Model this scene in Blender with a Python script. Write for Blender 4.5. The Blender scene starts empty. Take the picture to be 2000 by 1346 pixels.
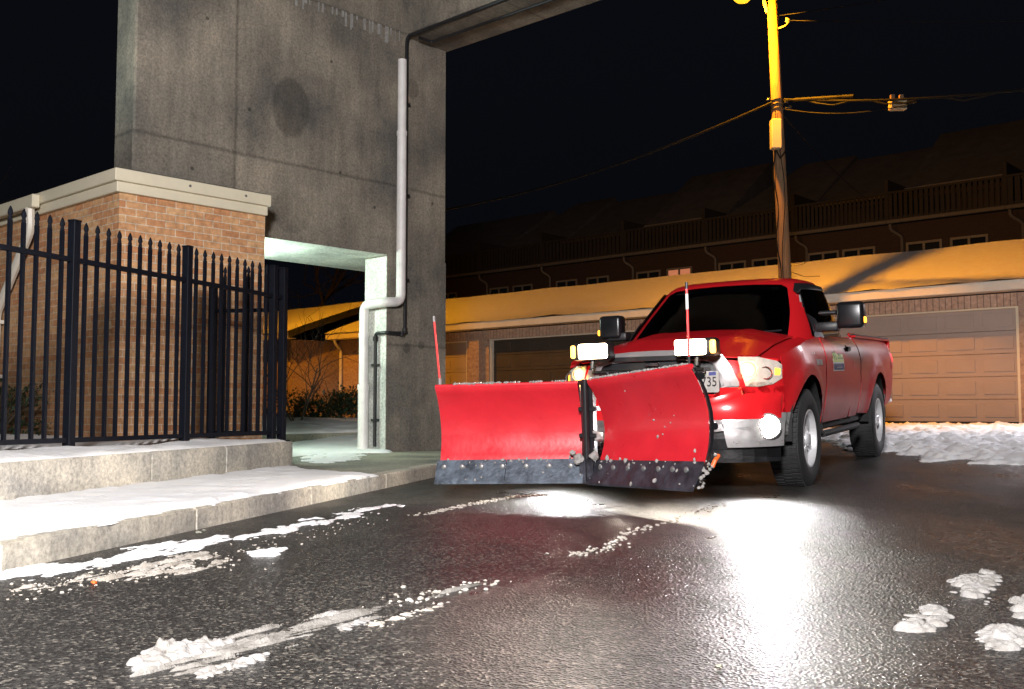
import bpy, bmesh, math, random
from mathutils import Vector, Matrix, noise as mnoise
R = math.radians
random.seed(7)
sc = bpy.context.scene
COL = sc.collection
# ------------------------------------------------------------------ camera, world, exposure
CAMZ = 0.65
PITCH = math.atan((800-673)/2000)
cd = bpy.data.cameras.new('camera'); cam = bpy.data.objects.new('camera', cd); COL.objects.link(cam)
cd.sensor_width = 36; cd.lens = 36.0; cd.clip_start = 0.05; cd.clip_end = 2000
cam.location = (0, 0, CAMZ); cam.rotation_euler = (R(90)+PITCH, 0, 0)
sc.camera = cam
W = bpy.data.worlds.new('World'); sc.world = W; W.use_nodes = True
wn = W.node_tree.nodes; wl = W.node_tree.links
bg = wn['Background']
sky = wn.new('ShaderNodeTexSky'); sky.sky_type = 'NISHITA'; sky.sun_disc = False
sky.sun_elevation = R(-4); sky.sun_rotation = R(200)
mixw = wn.new('ShaderNodeMixRGB'); mixw.inputs[0].default_value = 0.93
mixw.inputs[2].default_value = (0.0019, 0.0025, 0.0042, 1)
wl.new(sky.outputs[0], mixw.inputs[1]); wl.new(mixw.outputs[0], bg.inputs[0]); bg.inputs[1].default_value = 1.0
sc.view_settings.view_transform = 'Standard'; sc.view_settings.look = 'None'
sc.view_settings.exposure = 0.0; sc.view_settings.gamma = 1
sc.render.engine = 'CYCLES'
sc.cycles.use_denoising = True
sc.cycles.max_bounces = 6; sc.cycles.sample_clamp_indirect = 4
sc.cycles.caustics_reflective = False; sc.cycles.caustics_refractive = False

def lamp(name, kind, loc, col, energy, parent=None, radius=0.1, direction=None, angle=None, blend=.5):
    l = bpy.data.lights.new(name, kind); l.color = col; l.energy = energy
    o = bpy.data.objects.new(name, l); COL.objects.link(o); o.location = loc
    if kind in ('POINT', 'SPOT'): l.shadow_soft_size = radius
    if kind == 'AREA': l.size = radius
    if kind == 'SPOT': l.spot_size = R(angle); l.spot_blend = blend
    if direction is not None: o.rotation_mode = 'QUATERNION'; o.rotation_quaternion = Vector(direction).to_track_quat('-Z', 'Y')
    if parent: o.parent = parent
    return o
# the yard floodlight behind and above the camera
lamp('yard_flood', 'SPOT', (-.6, -1.2, 3.3), (1.0, 0.965, 0.96), 6300, radius=.5, direction=(-.10, 1.0, -0.34), angle=112, blend=.8)

# cool wall light beyond the right edge of the frame and a greenish one left of the brick building
lamp('lot_wall_light', 'SPOT', (9.7, 15.3, 3.2), (.95, .92, 1.0), 1050, radius=.2, direction=(-3.1, -1.3, -3.4), angle=84, blend=.8)
lamp('side_wall_light', 'SPOT', (-9.5, 7.5, 3.6), (.80, 1.0, .92), 900, radius=.15, direction=(5, 2.8, 1.9), angle=44, blend=.6)

def camray(u, v):
    d = Vector(((u-1000)/2000, 1, (673-v)/2000))
    c, s = math.cos(PITCH), math.sin(PITCH)
    return Vector((d.x, d.y*c-d.z*s, d.y*s+d.z*c))
def G(u, v, z=0.0):
    d = camray(u, v); t = (z-CAMZ)/d.z
    return Vector((0, 0, CAMZ))+d*t
# local frame of the lot: e1 runs along the garages, nn away from the camera
E1 = Vector((.740, -.673, 0)); NN = Vector((.673, .740, 0)); ANG = math.atan2(-.673, .740)
def LW(a, s, z=0): return E1*a+NN*s+Vector((0, 0, z))
def WL(p): return p.dot(E1), p.dot(NN)
def ground(x, y):
    s = .673*x+.74*y-7.8
    s = min(s, 24)
    return .04*(s+math.sqrt(s*s+.5))/2-.001
# ------------------------------------------------------------------ materials
def nt(name):
    m = bpy.data.materials.new(name); m.use_nodes = True
    t = m.node_tree; p = t.nodes['Principled BSDF']
    return m, t.nodes, t.links, p
def N(nodes, typ, **kw):
    n = nodes.new(typ)
    for k, v in kw.items():
        if k.startswith('i_'):
            n.inputs[k[2:].replace('_', ' ')].default_value = v
        else: setattr(n, k, v)
    return n
def ramp(nodes, pts):
    r = nodes.new('ShaderNodeValToRGB'); e = r.color_ramp.elements
    while len(e) < len(pts): e.new(.5)
    for el, (pos, c) in zip(e, pts):
        el.position = pos; el.color = c if len(c) == 4 else (*c, 1)
    return r
def pmat(name, col, rough=.5, metal=0, var=.15, vs=6, bump=0, bs=60, coat=0, emit=None, es=0, stretch=None, spec=None, rvar=0):
    m, n, l, p = nt(name)
    tc = N(n, 'ShaderNodeTexCoord'); mp = N(n, 'ShaderNodeMapping'); l.new(tc.outputs['Object'], mp.inputs[0])
    if stretch: mp.inputs['Scale'].default_value = stretch
    nz = N(n, 'ShaderNodeTexNoise', i_Scale=vs, i_Detail=6.0, i_Roughness=.65); l.new(mp.outputs[0], nz.inputs['Vector'])
    lo = tuple(c*(1-var) for c in col); hi = tuple(min(1, c*(1+var)) for c in col)
    r = ramp(n, [(.3, lo), (.7, hi)]); l.new(nz.outputs[0], r.inputs[0]); l.new(r.outputs[0], p.inputs['Base Color'])
    p.inputs['Roughness'].default_value = rough; p.inputs['Metallic'].default_value = metal
    if rvar:
        mr = N(n, 'ShaderNodeMapRange'); mr.inputs['To Min'].default_value = max(.02, rough-rvar); mr.inputs['To Max'].default_value = min(1, rough+rvar)
        mr.inputs['From Min'].default_value = .3; mr.inputs['From Max'].default_value = .7
        l.new(nz.outputs[0], mr.inputs[0]); l.new(mr.outputs[0], p.inputs['Roughness'])
    if coat: p.inputs['Coat Weight'].default_value = coat; p.inputs['Coat Roughness'].default_value = .06
    if spec is not None: p.inputs['Specular IOR Level'].default_value = spec
    if bump:
        b2 = N(n, 'ShaderNodeTexNoise', i_Scale=bs, i_Detail=4.0); l.new(mp.outputs[0], b2.inputs['Vector'])
        bm_ = N(n, 'ShaderNodeBump', i_Strength=bump, i_Distance=.02); l.new(b2.outputs[0], bm_.inputs['Height']); l.new(bm_.outputs[0], p.inputs['Normal'])
    if emit: p.inputs['Emission Color'].default_value = (*emit, 1); p.inputs['Emission Strength'].default_value = es
    return m

def asphalt():
    m, n, l, p = nt('wet_asphalt')
    tc = N(n, 'ShaderNodeTexCoord'); geo = N(n, 'ShaderNodeNewGeometry'); P = geo.outputs['Position']
    vo = N(n, 'ShaderNodeTexVoronoi', i_Scale=105.0); l.new(P, vo.inputs['Vector'])
    vc = N(n, 'ShaderNodeSeparateColor'); l.new(vo.outputs['Color'], vc.inputs[0])
    stone = ramp(n, [(0, (.006, .006, .007)), (.55, (.022, .022, .0225)), (.85, (.055, .054, .050)), (1, (.20, .185, .16))]); l.new(vc.outputs[0], stone.inputs[0])
    big = N(n, 'ShaderNodeTexNoise', i_Scale=.55, i_Detail=5.0, i_Roughness=.6, i_Distortion=.4); l.new(P, big.inputs['Vector'])
    br = ramp(n, [(.3, (.55, .55, .56)), (.7, (1.2, 1.15, 1.1))]); l.new(big.outputs[0], br.inputs[0])
    mul = N(n, 'ShaderNodeMixRGB', blend_type='MULTIPLY'); mul.inputs[0].default_value = 1; l.new(stone.outputs[0], mul.inputs[1]); l.new(br.outputs[0], mul.inputs[2])
    l.new(mul.outputs[0], p.inputs['Base Color'])
    mp = N(n, 'ShaderNodeMapping'); mp.inputs['Scale'].default_value = (1, .45, 1); mp.inputs['Rotation'].default_value = (0, 0, .2); l.new(P, mp.inputs[0])
    wet = N(n, 'ShaderNodeTexNoise', i_Scale=1.3, i_Detail=6.0, i_Roughness=.62); l.new(mp.outputs[0], wet.inputs['Vector'])
    rr = N(n, 'ShaderNodeMapRange'); rr.inputs['From Min'].default_value = .36; rr.inputs['From Max'].default_value = .62; rr.inputs['To Min'].default_value = .26; rr.inputs['To Max'].default_value = .46
    l.new(wet.outputs[0], rr.inputs[0]); l.new(rr.outputs[0], p.inputs['Roughness'])
    p.inputs['Specular IOR Level'].default_value = .6
    fine = N(n, 'ShaderNodeTexNoise', i_Scale=160.0, i_Detail=3.0); l.new(P, fine.inputs['Vector'])
    mid = N(n, 'ShaderNodeTexNoise', i_Scale=22.0, i_Detail=4.0); l.new(P, mid.inputs['Vector'])
    bs = N(n, 'ShaderNodeMapRange'); bs.inputs['From Min'].default_value = .36; bs.inputs['From Max'].default_value = .6; bs.inputs['To Min'].default_value = .55; bs.inputs['To Max'].default_value = 1.0
    l.new(wet.outputs[0], bs.inputs[0])
    b1 = N(n, 'ShaderNodeBump', i_Distance=.007); l.new(bs.outputs[0], b1.inputs['Strength']); l.new(vo.outputs['Distance'], b1.inputs['Height'])
    b2 = N(n, 'ShaderNodeBump', i_Strength=.5, i_Distance=.003); l.new(fine.outputs[0], b2.inputs['Height']); l.new(b1.outputs[0], b2.inputs['Normal'])
    b3 = N(n, 'ShaderNodeBump', i_Strength=.35, i_Distance=.01); l.new(mid.outputs[0], b3.inputs['Height']); l.new(b2.outputs[0], b3.inputs['Normal'])
    l.new(b3.outputs[0], p.inputs['Normal'])
    return m
def concrete(name, col, joints=None, streak=.35, rough=.85, patch=None, tint=(1, .93, .85)):
    """UV in metres; joints = (step u, step v, off u, off v)"""
    m, n, l, p = nt(name)
    uv = N(n, 'ShaderNodeUVMap'); uv.uv_map = 'UVMap'; U = uv.outputs[0]
    geo = N(n, 'ShaderNodeTexCoord')
    mp = N(n, 'ShaderNodeMapping'); mp.inputs['Scale'].default_value = (7, .8, 1); l.new(U, mp.inputs[0])
    st = N(n, 'ShaderNodeTexNoise', i_Scale=1.0, i_Detail=8.0, i_Roughness=.7); l.new(mp.outputs[0], st.inputs['Vector'])
    cl = N(n, 'ShaderNodeTexNoise', i_Scale=1.1, i_Detail=7.0, i_Roughness=.6); l.new(geo.outputs['Object'], cl.inputs['Vector'])
    fn = N(n, 'ShaderNodeTexNoise', i_Scale=35.0, i_Detail=5.0, i_Roughness=.8); l.new(geo.outputs['Object'], fn.inputs['Vector'])
    def scl(c, k): return tuple(x*k for x in c)
    r1 = ramp(n, [(.25, scl(col, 1-streak)), (.75, scl(col, 1+streak))]); l.new(st.outputs[0], r1.inputs[0])
    r2 = ramp(n, [(.32, (.5, .5, .52)), (.66, (1.35*tint[0], 1.35*tint[1], 1.35*tint[2]))]); l.new(cl.outputs[0], r2.inputs[0])
    r3 = ramp(n, [(.32, (.55, .55, .54)), (.68, (1.35, 1.34, 1.3))]); l.new(fn.outputs[0], r3.inputs[0])
    def mulc(a, b, f=1.0):
        x = N(n, 'ShaderNodeMixRGB', blend_type='MULTIPLY'); x.inputs[0].default_value = f; l.new(a, x.inputs[1]); l.new(b, x.inputs[2]); return x.outputs[0]
    c = mulc(mulc(r1.outputs[0], r2.outputs[0]), r3.outputs[0])
    H = fn.outputs[0]
    if joints:
        sep = N(n, 'ShaderNodeSeparateXYZ'); l.new(U, sep.inputs[0])
        for k, (step, off) in enumerate(((joints[0], joints[2]), (joints[1], joints[3]))):
            ad = N(n, 'ShaderNodeMath', operation='ADD'); ad.inputs[1].default_value = off; l.new(sep.outputs[k], ad.inputs[0])
            wb = N(n, 'ShaderNodeMath', operation='MULTIPLY_ADD'); wb.inputs[1].default_value = .05; l.new(cl.outputs[0], wb.inputs[0]); l.new(ad.outputs[0], wb.inputs[2])
            pp = N(n, 'ShaderNodeMath', operation='PINGPONG'); pp.inputs[1].default_value = step/2; l.new(wb.outputs[0], pp.inputs[0])
            mr = N(n, 'ShaderNodeMapRange'); mr.inputs['From Min'].default_value = 0; mr.inputs['From Max'].default_value = .03
            mr.inputs['To Min'].default_value = .55; mr.inputs['To Max'].default_value = 1; l.new(pp.outputs[0], mr.inputs[0])
            c = mulc(c, mr.outputs[0])
    if patch:
        for (pu, pv, ru, rv, k) in patch:
            mp2 = N(n, 'ShaderNodeMapping'); mp2.inputs['Location'].default_value = (-pu/ru, -pv/rv, 0); mp2.inputs['Scale'].default_value = (1/ru, 1/rv, 1); l.new(U, mp2.inputs[0])
            ds = N(n, 'ShaderNodeMixRGB', blend_type='ADD'); ds.inputs[0].default_value = .35; l.new(mp2.outputs[0], ds.inputs[1]); l.new(cl.outputs[0], ds.inputs[2])
            ln = N(n, 'ShaderNodeVectorMath', operation='LENGTH'); l.new(ds.outputs[0], ln.inputs[0])
            mr = N(n, 'ShaderNodeMapRange'); mr.inputs['From Min'].default_value = .9; mr.inputs['From Max'].default_value = 1.05; mr.inputs['To Min'].default_value = k; mr.inputs['To Max'].default_value = 1; l.new(ln.outputs['Value'], mr.inputs[0])
            c = mulc(c, mr.outputs[0])
    l.new(c, p.inputs['Base Color']); p.inputs['Roughness'].default_value = rough
    b = N(n, 'ShaderNodeBump', i_Strength=.35, i_Distance=.006); l.new(H, b.inputs['Height']); l.new(b.outputs[0], p.inputs['Normal'])
    return m
def brick(name, c1, c2, mortar, bw=.21, bh=.072, ms=.009, vs=1.0, off=.5):
    m, n, l, p = nt(name)
    uv = N(n, 'ShaderNodeUVMap'); uv.uv_map = 'UVMap'
    b = N(n, 'ShaderNodeTexBrick'); b.offset = off
    b.inputs['Color1'].default_value = (*c1, 1); b.inputs['Color2'].default_value = (*c2, 1); b.inputs['Mortar'].default_value = (*mortar, 1)
    b.inputs['Scale'].default_value = 1; b.inputs['Brick Width'].default_value = bw; b.inputs['Row Height'].default_value = bh; b.inputs['Mortar Size'].default_value = ms/2
    b.inputs['Mortar Smooth'].default_value = .2
    l.new(uv.outputs[0], b.inputs['Vector'])
    nz = N(n, 'ShaderNodeTexNoise', i_Scale=14.0, i_Detail=6.0, i_Roughness=.7); l.new(uv.outputs[0], nz.inputs['Vector'])
    r = ramp(n, [(.3, (.6, .56, .52)), (.7, (1.3, 1.28, 1.22))]); l.new(nz.outputs[0], r.inputs[0])
    mu = N(n, 'ShaderNodeMixRGB', blend_type='MULTIPLY'); mu.inputs[0].default_value = 1; l.new(b.outputs[0], mu.inputs[1]); l.new(r.outputs[0], mu.inputs[2])
    l.new(mu.outputs[0], p.inputs['Base Color']); p.inputs['Roughness'].default_value = .85
    inv = N(n, 'ShaderNodeMath', operation='SUBTRACT'); inv.inputs[0].default_value = 1; l.new(b.outputs['Fac'], inv.inputs[1])
    ad = N(n, 'ShaderNodeMath', operation='MULTIPLY_ADD'); ad.inputs[1].default_value = .4; l.new(nz.outputs[0], ad.inputs[0]); l.new(inv.outputs[0], ad.inputs[2])
    bb = N(n, 'ShaderNodeBump', i_Strength=.6, i_Distance=.008); l.new(ad.outputs[0], bb.inputs['Height']); l.new(bb.outputs[0], p.inputs['Normal'])
    return m
def snowmat(name='snow', col=(.90, .91, .93), dirt=0.0, gs=40):
    m, n, l, p = nt(name)
    geo = N(n, 'ShaderNodeNewGeometry'); P = geo.outputs['Position']
    a = N(n, 'ShaderNodeTexNoise', i_Scale=7.0, i_Detail=8.0, i_Roughness=.7); l.new(P, a.inputs['Vector'])
    d = tuple(c*(1-dirt)*k for c, k in zip(col, (1, .97, .92)))
    r = ramp(n, [(.38, d), (.6, col)]); l.new(a.outputs[0], r.inputs[0]); l.new(r.outputs[0], p.inputs['Base Color'])
    p.inputs['Roughness'].default_value = .7
    p.inputs['Subsurface Weight'].default_value = .0
    f = N(n, 'ShaderNodeTexNoise', i_Scale=float(gs), i_Detail=6.0, i_Roughness=.7); l.new(P, f.inputs['Vector'])
    b = N(n, 'ShaderNodeBump', i_Strength=.55, i_Distance=.015); l.new(f.outputs[0], b.inputs['Height']); l.new(b.outputs[0], p.inputs['Normal'])
    return m
def carpaint():
    m, n, l, p = nt('red_car_paint')
    tc = N(n, 'ShaderNodeTexCoord')
    nz = N(n, 'ShaderNodeTexNoise', i_Scale=3.0, i_Detail=8.0, i_Roughness=.7); l.new(tc.outputs['Object'], nz.inputs['Vector'])
    sep = N(n, 'ShaderNodeSeparateXYZ'); l.new(tc.outputs['Object'], sep.inputs[0])
    mr = N(n, 'ShaderNodeMapRange'); mr.inputs['From Min'].default_value = 1.2; mr.inputs['From Max'].default_value = .5; l.new(sep.outputs[2], mr.inputs[0]); fx = N(n, 'ShaderNodeMapRange'); fx.inputs['From Min'].default_value = .55; fx.inputs['From Max'].default_value = .2; l.new(sep.outputs[0], fx.inputs[0]); mf = N(n, 'ShaderNodeMath', operation='MULTIPLY'); l.new(mr.outputs[0], mf.inputs[0]); l.new(fx.outputs[0], mf.inputs[1])
    mu = N(n, 'ShaderNodeMath', operation='MULTIPLY'); l.new(mf.outputs[0], mu.inputs[0]); l.new(nz.outputs[0], mu.inputs[1])
    mx = N(n, 'ShaderNodeMixRGB'); mx.inputs[1].default_value = (.60, .013, .018, 1); mx.inputs[2].default_value = (.24, .07, .075, 1); l.new(mu.outputs[0], mx.inputs[0])
    l.new(mx.outputs[0], p.inputs['Base Color'])
    r2 = N(n, 'ShaderNodeMapRange'); r2.inputs['To Min'].default_value = .28; r2.inputs['To Max'].default_value = .6; l.new(mu.outputs[0], r2.inputs[0]); l.new(r2.outputs[0], p.inputs['Roughness'])
    cw = N(n, 'ShaderNodeMapRange'); cw.inputs['From Min'].default_value = 0; cw.inputs['From Max'].default_value = .3; cw.inputs['To Min'].default_value = .35; cw.inputs['To Max'].default_value = .06; l.new(mu.outputs[0], cw.inputs[0]); l.new(cw.outputs[0], p.inputs['Coat Weight']); p.inputs['Coat Roughness'].default_value = .12; p.inputs['Specular IOR Level'].default_value = .12
    return m
M = {}
M['asphalt'] = asphalt()
M['pier'] = concrete('pier_concrete', (.19, .178, .155), joints=(3.6, 2.05, .9, .55), patch=[(7.05, 4.25, .27, .36, .62), (7.1, 3.0, .3, .26, .8), (8.95, 4.9, .12, .14, .7), (8.86, 1.45, .06, .07, .6), (9.12, 1.5, .06, .06, .6)]+[(a_, b_, .022, .022, .35) for a_, b_ in ((5.9, 4.95), (6.45, 4.05), (6.7, 3.1), (5.75, 3.25), (7.75, 3.55), (7.6, 4.9), (8.3, 3.2), (9.3, 3.4))], streak=.30)
M['kerb'] = concrete('kerb_concrete', (.46, .45, .41), streak=.3)
M['walk'] = concrete('walk_concrete', (.30, .31, .27), streak=.12)
M['planterc'] = concrete('planter_concrete', (.56, .55, .51), streak=.22)
M['palec'] = concrete('pale_concrete', (.62, .64, .60), streak=.12, tint=(1, 1, 1))
M['brick'] = brick('salmon_brick', (.44, .20, .09), (.55, .33, .17), (.56, .48, .38))
M['gbrick'] = brick('garage_brick', (.34, .22, .17), (.40, .28, .21), (.34, .29, .25))
M['soldier'] = brick('soldier_course_brick', (.42, .28, .21), (.46, .32, .25), (.16, .12, .10), bw=.105, bh=.26, ms=.014, off=0)
M['dbrick'] = brick('dimmed_brick', (.020, .011, .009), (.025, .014, .011), (.022, .02, .018))  # town house colours darkened to paint in the weak night light
M['dgutter'] = pmat('dimmed_gutter', (.075, .072, .068), .7)
M['dframe'] = pmat('dimmed_window_frame', (.12, .115, .105), .6)  # white frames in a darkened tone, lack of light put into the colour
M['trim'] = pmat('cream_metal_trim', (.62, .56, .42), .5, var=.06, vs=3)
M['gutter'] = pmat('pale_gutter_metal', (.60, .56, .48), .45, var=.08)
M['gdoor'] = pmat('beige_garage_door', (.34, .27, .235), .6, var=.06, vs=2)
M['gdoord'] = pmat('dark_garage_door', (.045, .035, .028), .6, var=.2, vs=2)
M['fence'] = pmat('black_fence_paint', (.003, .004, .008), .6, var=.3, vs=20, bump=.1, spec=.18)
M['snow'] = snowmat()
M['snowd'] = snowmat('dirty_snow', (.50, .46, .41), .4, 70)
M['slush'] = snowmat('grey_slush', (.26, .245, .225), .55, 90)
M['snowl'] = snowmat('packed_lump_snow', (.30, .288, .278), .3, 70)
M['roofsnow'] = snowmat('roof_snow', (.80, .80, .82), .05, 18)
M['paint'] = carpaint()
M['glass'] = pmat('tinted_glass', (.008, .010, .013), .05, var=.1, spec=.6, coat=.3)
m_, n_, l_, p_ = nt('tinted_auto_glass')
tr_ = N(n_, 'ShaderNodeBsdfTransparent'); tr_.inputs[0].default_value = (.52, .55, .56, 1); gl_ = N(n_, 'ShaderNodeBsdfGlossy'); gl_.inputs['Roughness'].default_value = .04
fr__ = N(n_, 'ShaderNodeFresnel'); fr__.inputs[0].default_value = 1.5; mx_ = N(n_, 'ShaderNodeMixShader')
l_.new(fr__.outputs[0], mx_.inputs[0]); l_.new(tr_.outputs[0], mx_.inputs[1]); l_.new(gl_.outputs[0], mx_.inputs[2]); l_.new(mx_.outputs[0], n_['Material Output'].inputs['Surface'])
M['autoglass'] = m_
M['cabtrim'] = pmat('grey_cab_trim', (.45, .46, .46), .7, var=.15)
M['seat'] = pmat('dark_seat_cloth', (.035, .035, .038), .9, var=.3)
M['chrome'] = pmat('chrome', (.70, .70, .72), .16, 1, var=.06, vs=10, rvar=.06)
M['bumperc'] = pmat('glare_pale_chrome', (.50, .49, .49), .34, .55, var=.15, vs=8, rvar=.1)  # half-metal base brightens the bumper in place of glare
M['silver'] = pmat('silver_plastic', (.26, .25, .255), .30, .35, var=.04)
M['black'] = pmat('black_plastic', (.014, .014, .016), .45, var=.25, vs=15, bump=.1)
M['blackg'] = pmat('black_gloss_steel', (.012, .012, .014), .28, .2, var=.3, vs=12)
M['tyre'] = pmat('tyre_rubber', (.018, .018, .019), .75, var=.3, vs=12, bump=.3, bs=90)
M['rim'] = pmat('alloy_rim', (.74, .74, .76), .36, .35, var=.1, vs=10)
M['under'] = pmat('dark_underbody', (.008, .008, .008), .8)
M['plow'] = pmat('red_plow_paint', (.52, .016, .026), .33, var=.10, vs=5, bump=.05, bs=30, coat=.25, rvar=.08)
M['steel'] = pmat('scraped_cutting_steel', (.07, .088, .112), .5, .25, var=.65, vs=9, bump=.3, bs=40, rvar=.15)
M['steeld'] = pmat('dark_cutting_steel', (.040, .040, .052), .45, .4, var=.65, vs=9, bump=.3, bs=40, rvar=.15)
M['bolt'] = pmat('bolt_metal', (.22, .22, .22), .5, .6, var=.3, vs=40)
M['pvc'] = pmat('white_pipe', (.68, .66, .64), .42, var=.12, vs=5)
M['pipeb'] = pmat('black_iron_pipe', (.02, .02, .022), .4, .3, var=.3)
M['wood'] = pmat('weathered_pole_wood', (.16, .095, .05), .85, var=.35, vs=5, bump=.5, bs=8, stretch=(8, 8, .5))
M['boxm'] = pmat('beige_utility_box', (.42, .34, .22), .5, var=.08)
M['wire'] = pmat('black_cable', (.003, .003, .003), .7, spec=.2)
M['leaf'] = pmat('dark_evergreen_leaf', (.020, .045, .022), .4, var=.5, vs=9)
M['bark'] = pmat('bark', (.06, .045, .03), .9, var=.3)
M['dwood'] = pmat('dimmed_deck_wood', (.010, .009, .009), .8, var=.3, vs=3)
M['roof'] = pmat('dimmed_thinly_snowed_roof', (.045, .048, .055), .8, var=.3, vs=2)  # house roof and deck tones carry the painted night dimness too
M['white'] = pmat('white_window_frame', (.6, .6, .58), .5, var=.05)
M['whitep'] = pmat('white_paint_mark', (.8, .8, .8), .5, var=.03)
M['plate'] = pmat('licence_plate_white', (.75, .75, .72), .4, var=.04)
M['ink'] = pmat('dark_ink', (.02, .02, .03), .5)
M['inkb'] = pmat('blue_ink', (.12, .14, .45), .5)
M['sgreen'] = pmat('yellow_green_sign', (.55, .60, .10), .5, var=.1, vs=20)
M['dgreen'] = pmat('dark_green_mark', (.03, .16, .05), .5)
M['navy'] = pmat('navy_sign', (.02, .03, .12), .5)
M['redstick'] = pmat('red_marker_stick', (.75, .03, .03), .35, var=.05)
M['glight'] = pmat('headlight_lens', (.62, .55, .48), .15, var=.2, vs=14, coat=1, bump=.25, bs=25)
M['e_amberhl'] = pmat('warm_bulb_glow', (.9, .6, .3), .4, emit=(1, .45, .10), es=5)
M['e_hl'] = pmat('warm_white_bulb', (1, .9, .7), .4, emit=(1, .72, .38), es=14)
M['e_amber'] = pmat('amber_lamp', (.9, .4, .05), .4, emit=(1, .38, .03), es=3.5)
M['e_amberb'] = pmat('bright_amber_lamp', (.9, .4, .05), .4, emit=(1, .50, .10), es=5)
M['e_red'] = pmat('red_lamp', (.8, .02, .02), .3, emit=(1, .02, .03), es=2.2)
M['e_plow'] = pmat('plow_light_glow', (1, .9, .7), .4, emit=(1, .80, .50), es=26)
M['e_fog'] = pmat('fog_light_glow', (1, 1, 1), .4, emit=(1, .97, .88), es=110)
M['e_street'] = pmat('sodium_lamp_glow', (1, .6, .1), .4, emit=(1, .50, .02), es=1.6)
M['e_fluo'] = pmat('fluorescent_glow', (1, 1, 1), .4, emit=(.75, 1, .9), es=20)
M['e_win'] = pmat('lit_window_glow', (.6, .3, .2), .5, emit=(1, .35, .18), es=.35)
M['rust'] = pmat('rusty_chain', (.12, .07, .04), .7, .3, var=.4, vs=40)
M['orange'] = pmat('orange_plastic', (.8, .12, .02), .5)
# ------------------------------------------------------------------ geometry helpers
def obj(name, bm, mat, parent=None, smooth=False, uv=True, ang=35):
    bmesh.ops.recalc_face_normals(bm, faces=bm.faces)
    me = bpy.data.meshes.new(name); bm.to_mesh(me); bm.free()
    me.materials.append(M[mat] if isinstance(mat, str) else mat)
    if uv:
        u = me.uv_layers.new(name='UVMap')
        for p in me.polygons:
            n = p.normal; ax = max(range(3), key=lambda i: abs(n[i]))
            for li in p.loop_indices:
                c = me.vertices[me.loops[li].vertex_index].co
                u.data[li].uv = (c.y, c.z) if ax == 0 else ((c.x, c.z) if ax == 1 else (c.x, c.y))
    if smooth:
        me.polygons.foreach_set('use_smooth', [True]*len(me.polygons)); me.set_sharp_from_angle(angle=R(ang))
    o = bpy.data.objects.new(name, me); COL.objects.link(o)
    if parent: o.parent = parent
    return o
def tag(o, label=None, cat=None, group=None, kind=None):
    if label: o['label'] = label
    if cat: o['category'] = cat
    if group: o['group'] = group
    if kind: o['kind'] = kind
    return o
def empty(name, loc=(0, 0, 0), rz=0):
    o = bpy.data.objects.new(name, None); COL.objects.link(o); o.location = loc; o.rotation_euler = (0, 0, rz); o.empty_display_size = .2
    return o
def box(bm, x0, x1, y0, y1, z0, z1, mtx=None, bev=0, seg=1):
    b = bmesh.new() if bev else bm
    vs = [b.verts.new((x, y, z)) for x in (x0, x1) for y in (y0, y1) for z in (z0, z1)]
    for f in ((0, 1, 3, 2), (4, 6, 7, 5), (0, 4, 5, 1), (2, 3, 7, 6), (0, 2, 6, 4), (1, 5, 7, 3)): b.faces.new([vs[i] for i in f])
    if bev: bmesh.ops.bevel(b, geom=list(b.edges), offset=bev, segments=seg, affect='EDGES', profile=.5)
    if mtx is not None: bmesh.ops.transform(b, matrix=mtx, verts=b.verts if bev else vs)
    if bev: merge(bm, b)
def merge(dst, src):
    mp = {v: dst.verts.new(v.co) for v in src.verts}
    for f in src.faces:
        try: dst.faces.new([mp[v] for v in f.verts])
        except ValueError: pass
    src.free()
def tube(bm, pts, r, seg=8, cap=True, rs=None):
    pts = [Vector(p) for p in pts]; rings = []
    up = Vector((0, 0, 1)); prev = None
    for i, p in enumerate(pts):
        if i == 0: d = pts[1]-p
        elif i == len(pts)-1: d = p-pts[i-1]
        else: d = (pts[i+1]-p).normalized()+(p-pts[i-1]).normalized()
        if d.length < 1e-9: d = pts[i]-pts[i-1]
        d.normalize()
        if prev is None:
            a = up if abs(d.z) < .9 else Vector((1, 0, 0)); x = d.cross(a).normalized()
        else: x = (prev-d*prev.dot(d)).normalized()
        prev = x; y = d.cross(x)
        k = 1.0
        if 0 < i < len(pts)-1:
            c = (pts[i+1]-p).normalized().dot((p-pts[i-1]).normalized()); k = min(1.4, 1/max(.5, math.sqrt((1+c)/2)))
        rr = rs[i] if rs else r
        rings.append([bm.verts.new(p+(x*math.cos(t)+y*math.sin(t))*rr) for t in [2*math.pi*j/seg for j in range(seg)]])
    for a, b in zip(rings, rings[1:]):
        for j in range(seg): bm.faces.new((a[j], a[(j+1) % seg], b[(j+1) % seg], b[j]))
    if cap: bm.faces.new(rings[0][::-1]); bm.faces.new(rings[-1])
def lathe(bm, prof, seg=32, axis='y', mtx=None, close=False):
    """prof list of (r, h); axis of revolution given"""
    rings = []
    allv = []
    for r, h in prof:
        ring = []
        for j in range(seg):
            t = 2*math.pi*j/seg; c, s = r*math.cos(t), r*math.sin(t)
            co = (c, h, s) if axis == 'y' else ((h, c, s) if axis == 'x' else (c, s, h))
            ring.append(bm.verts.new(co))
        rings.append(ring); allv += ring
    prs = list(zip(rings, rings[1:]))
    if close: prs.append((rings[-1], rings[0]))
    for a, b in prs:
        for j in range(seg): bm.faces.new((a[j], a[(j+1) % seg], b[(j+1) % seg], b[j]))
    if not close:
        bm.faces.new(rings[0]); bm.faces.new(rings[-1][::-1])
    if mtx is not None: bmesh.ops.transform(bm, matrix=mtx, verts=allv)
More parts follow.
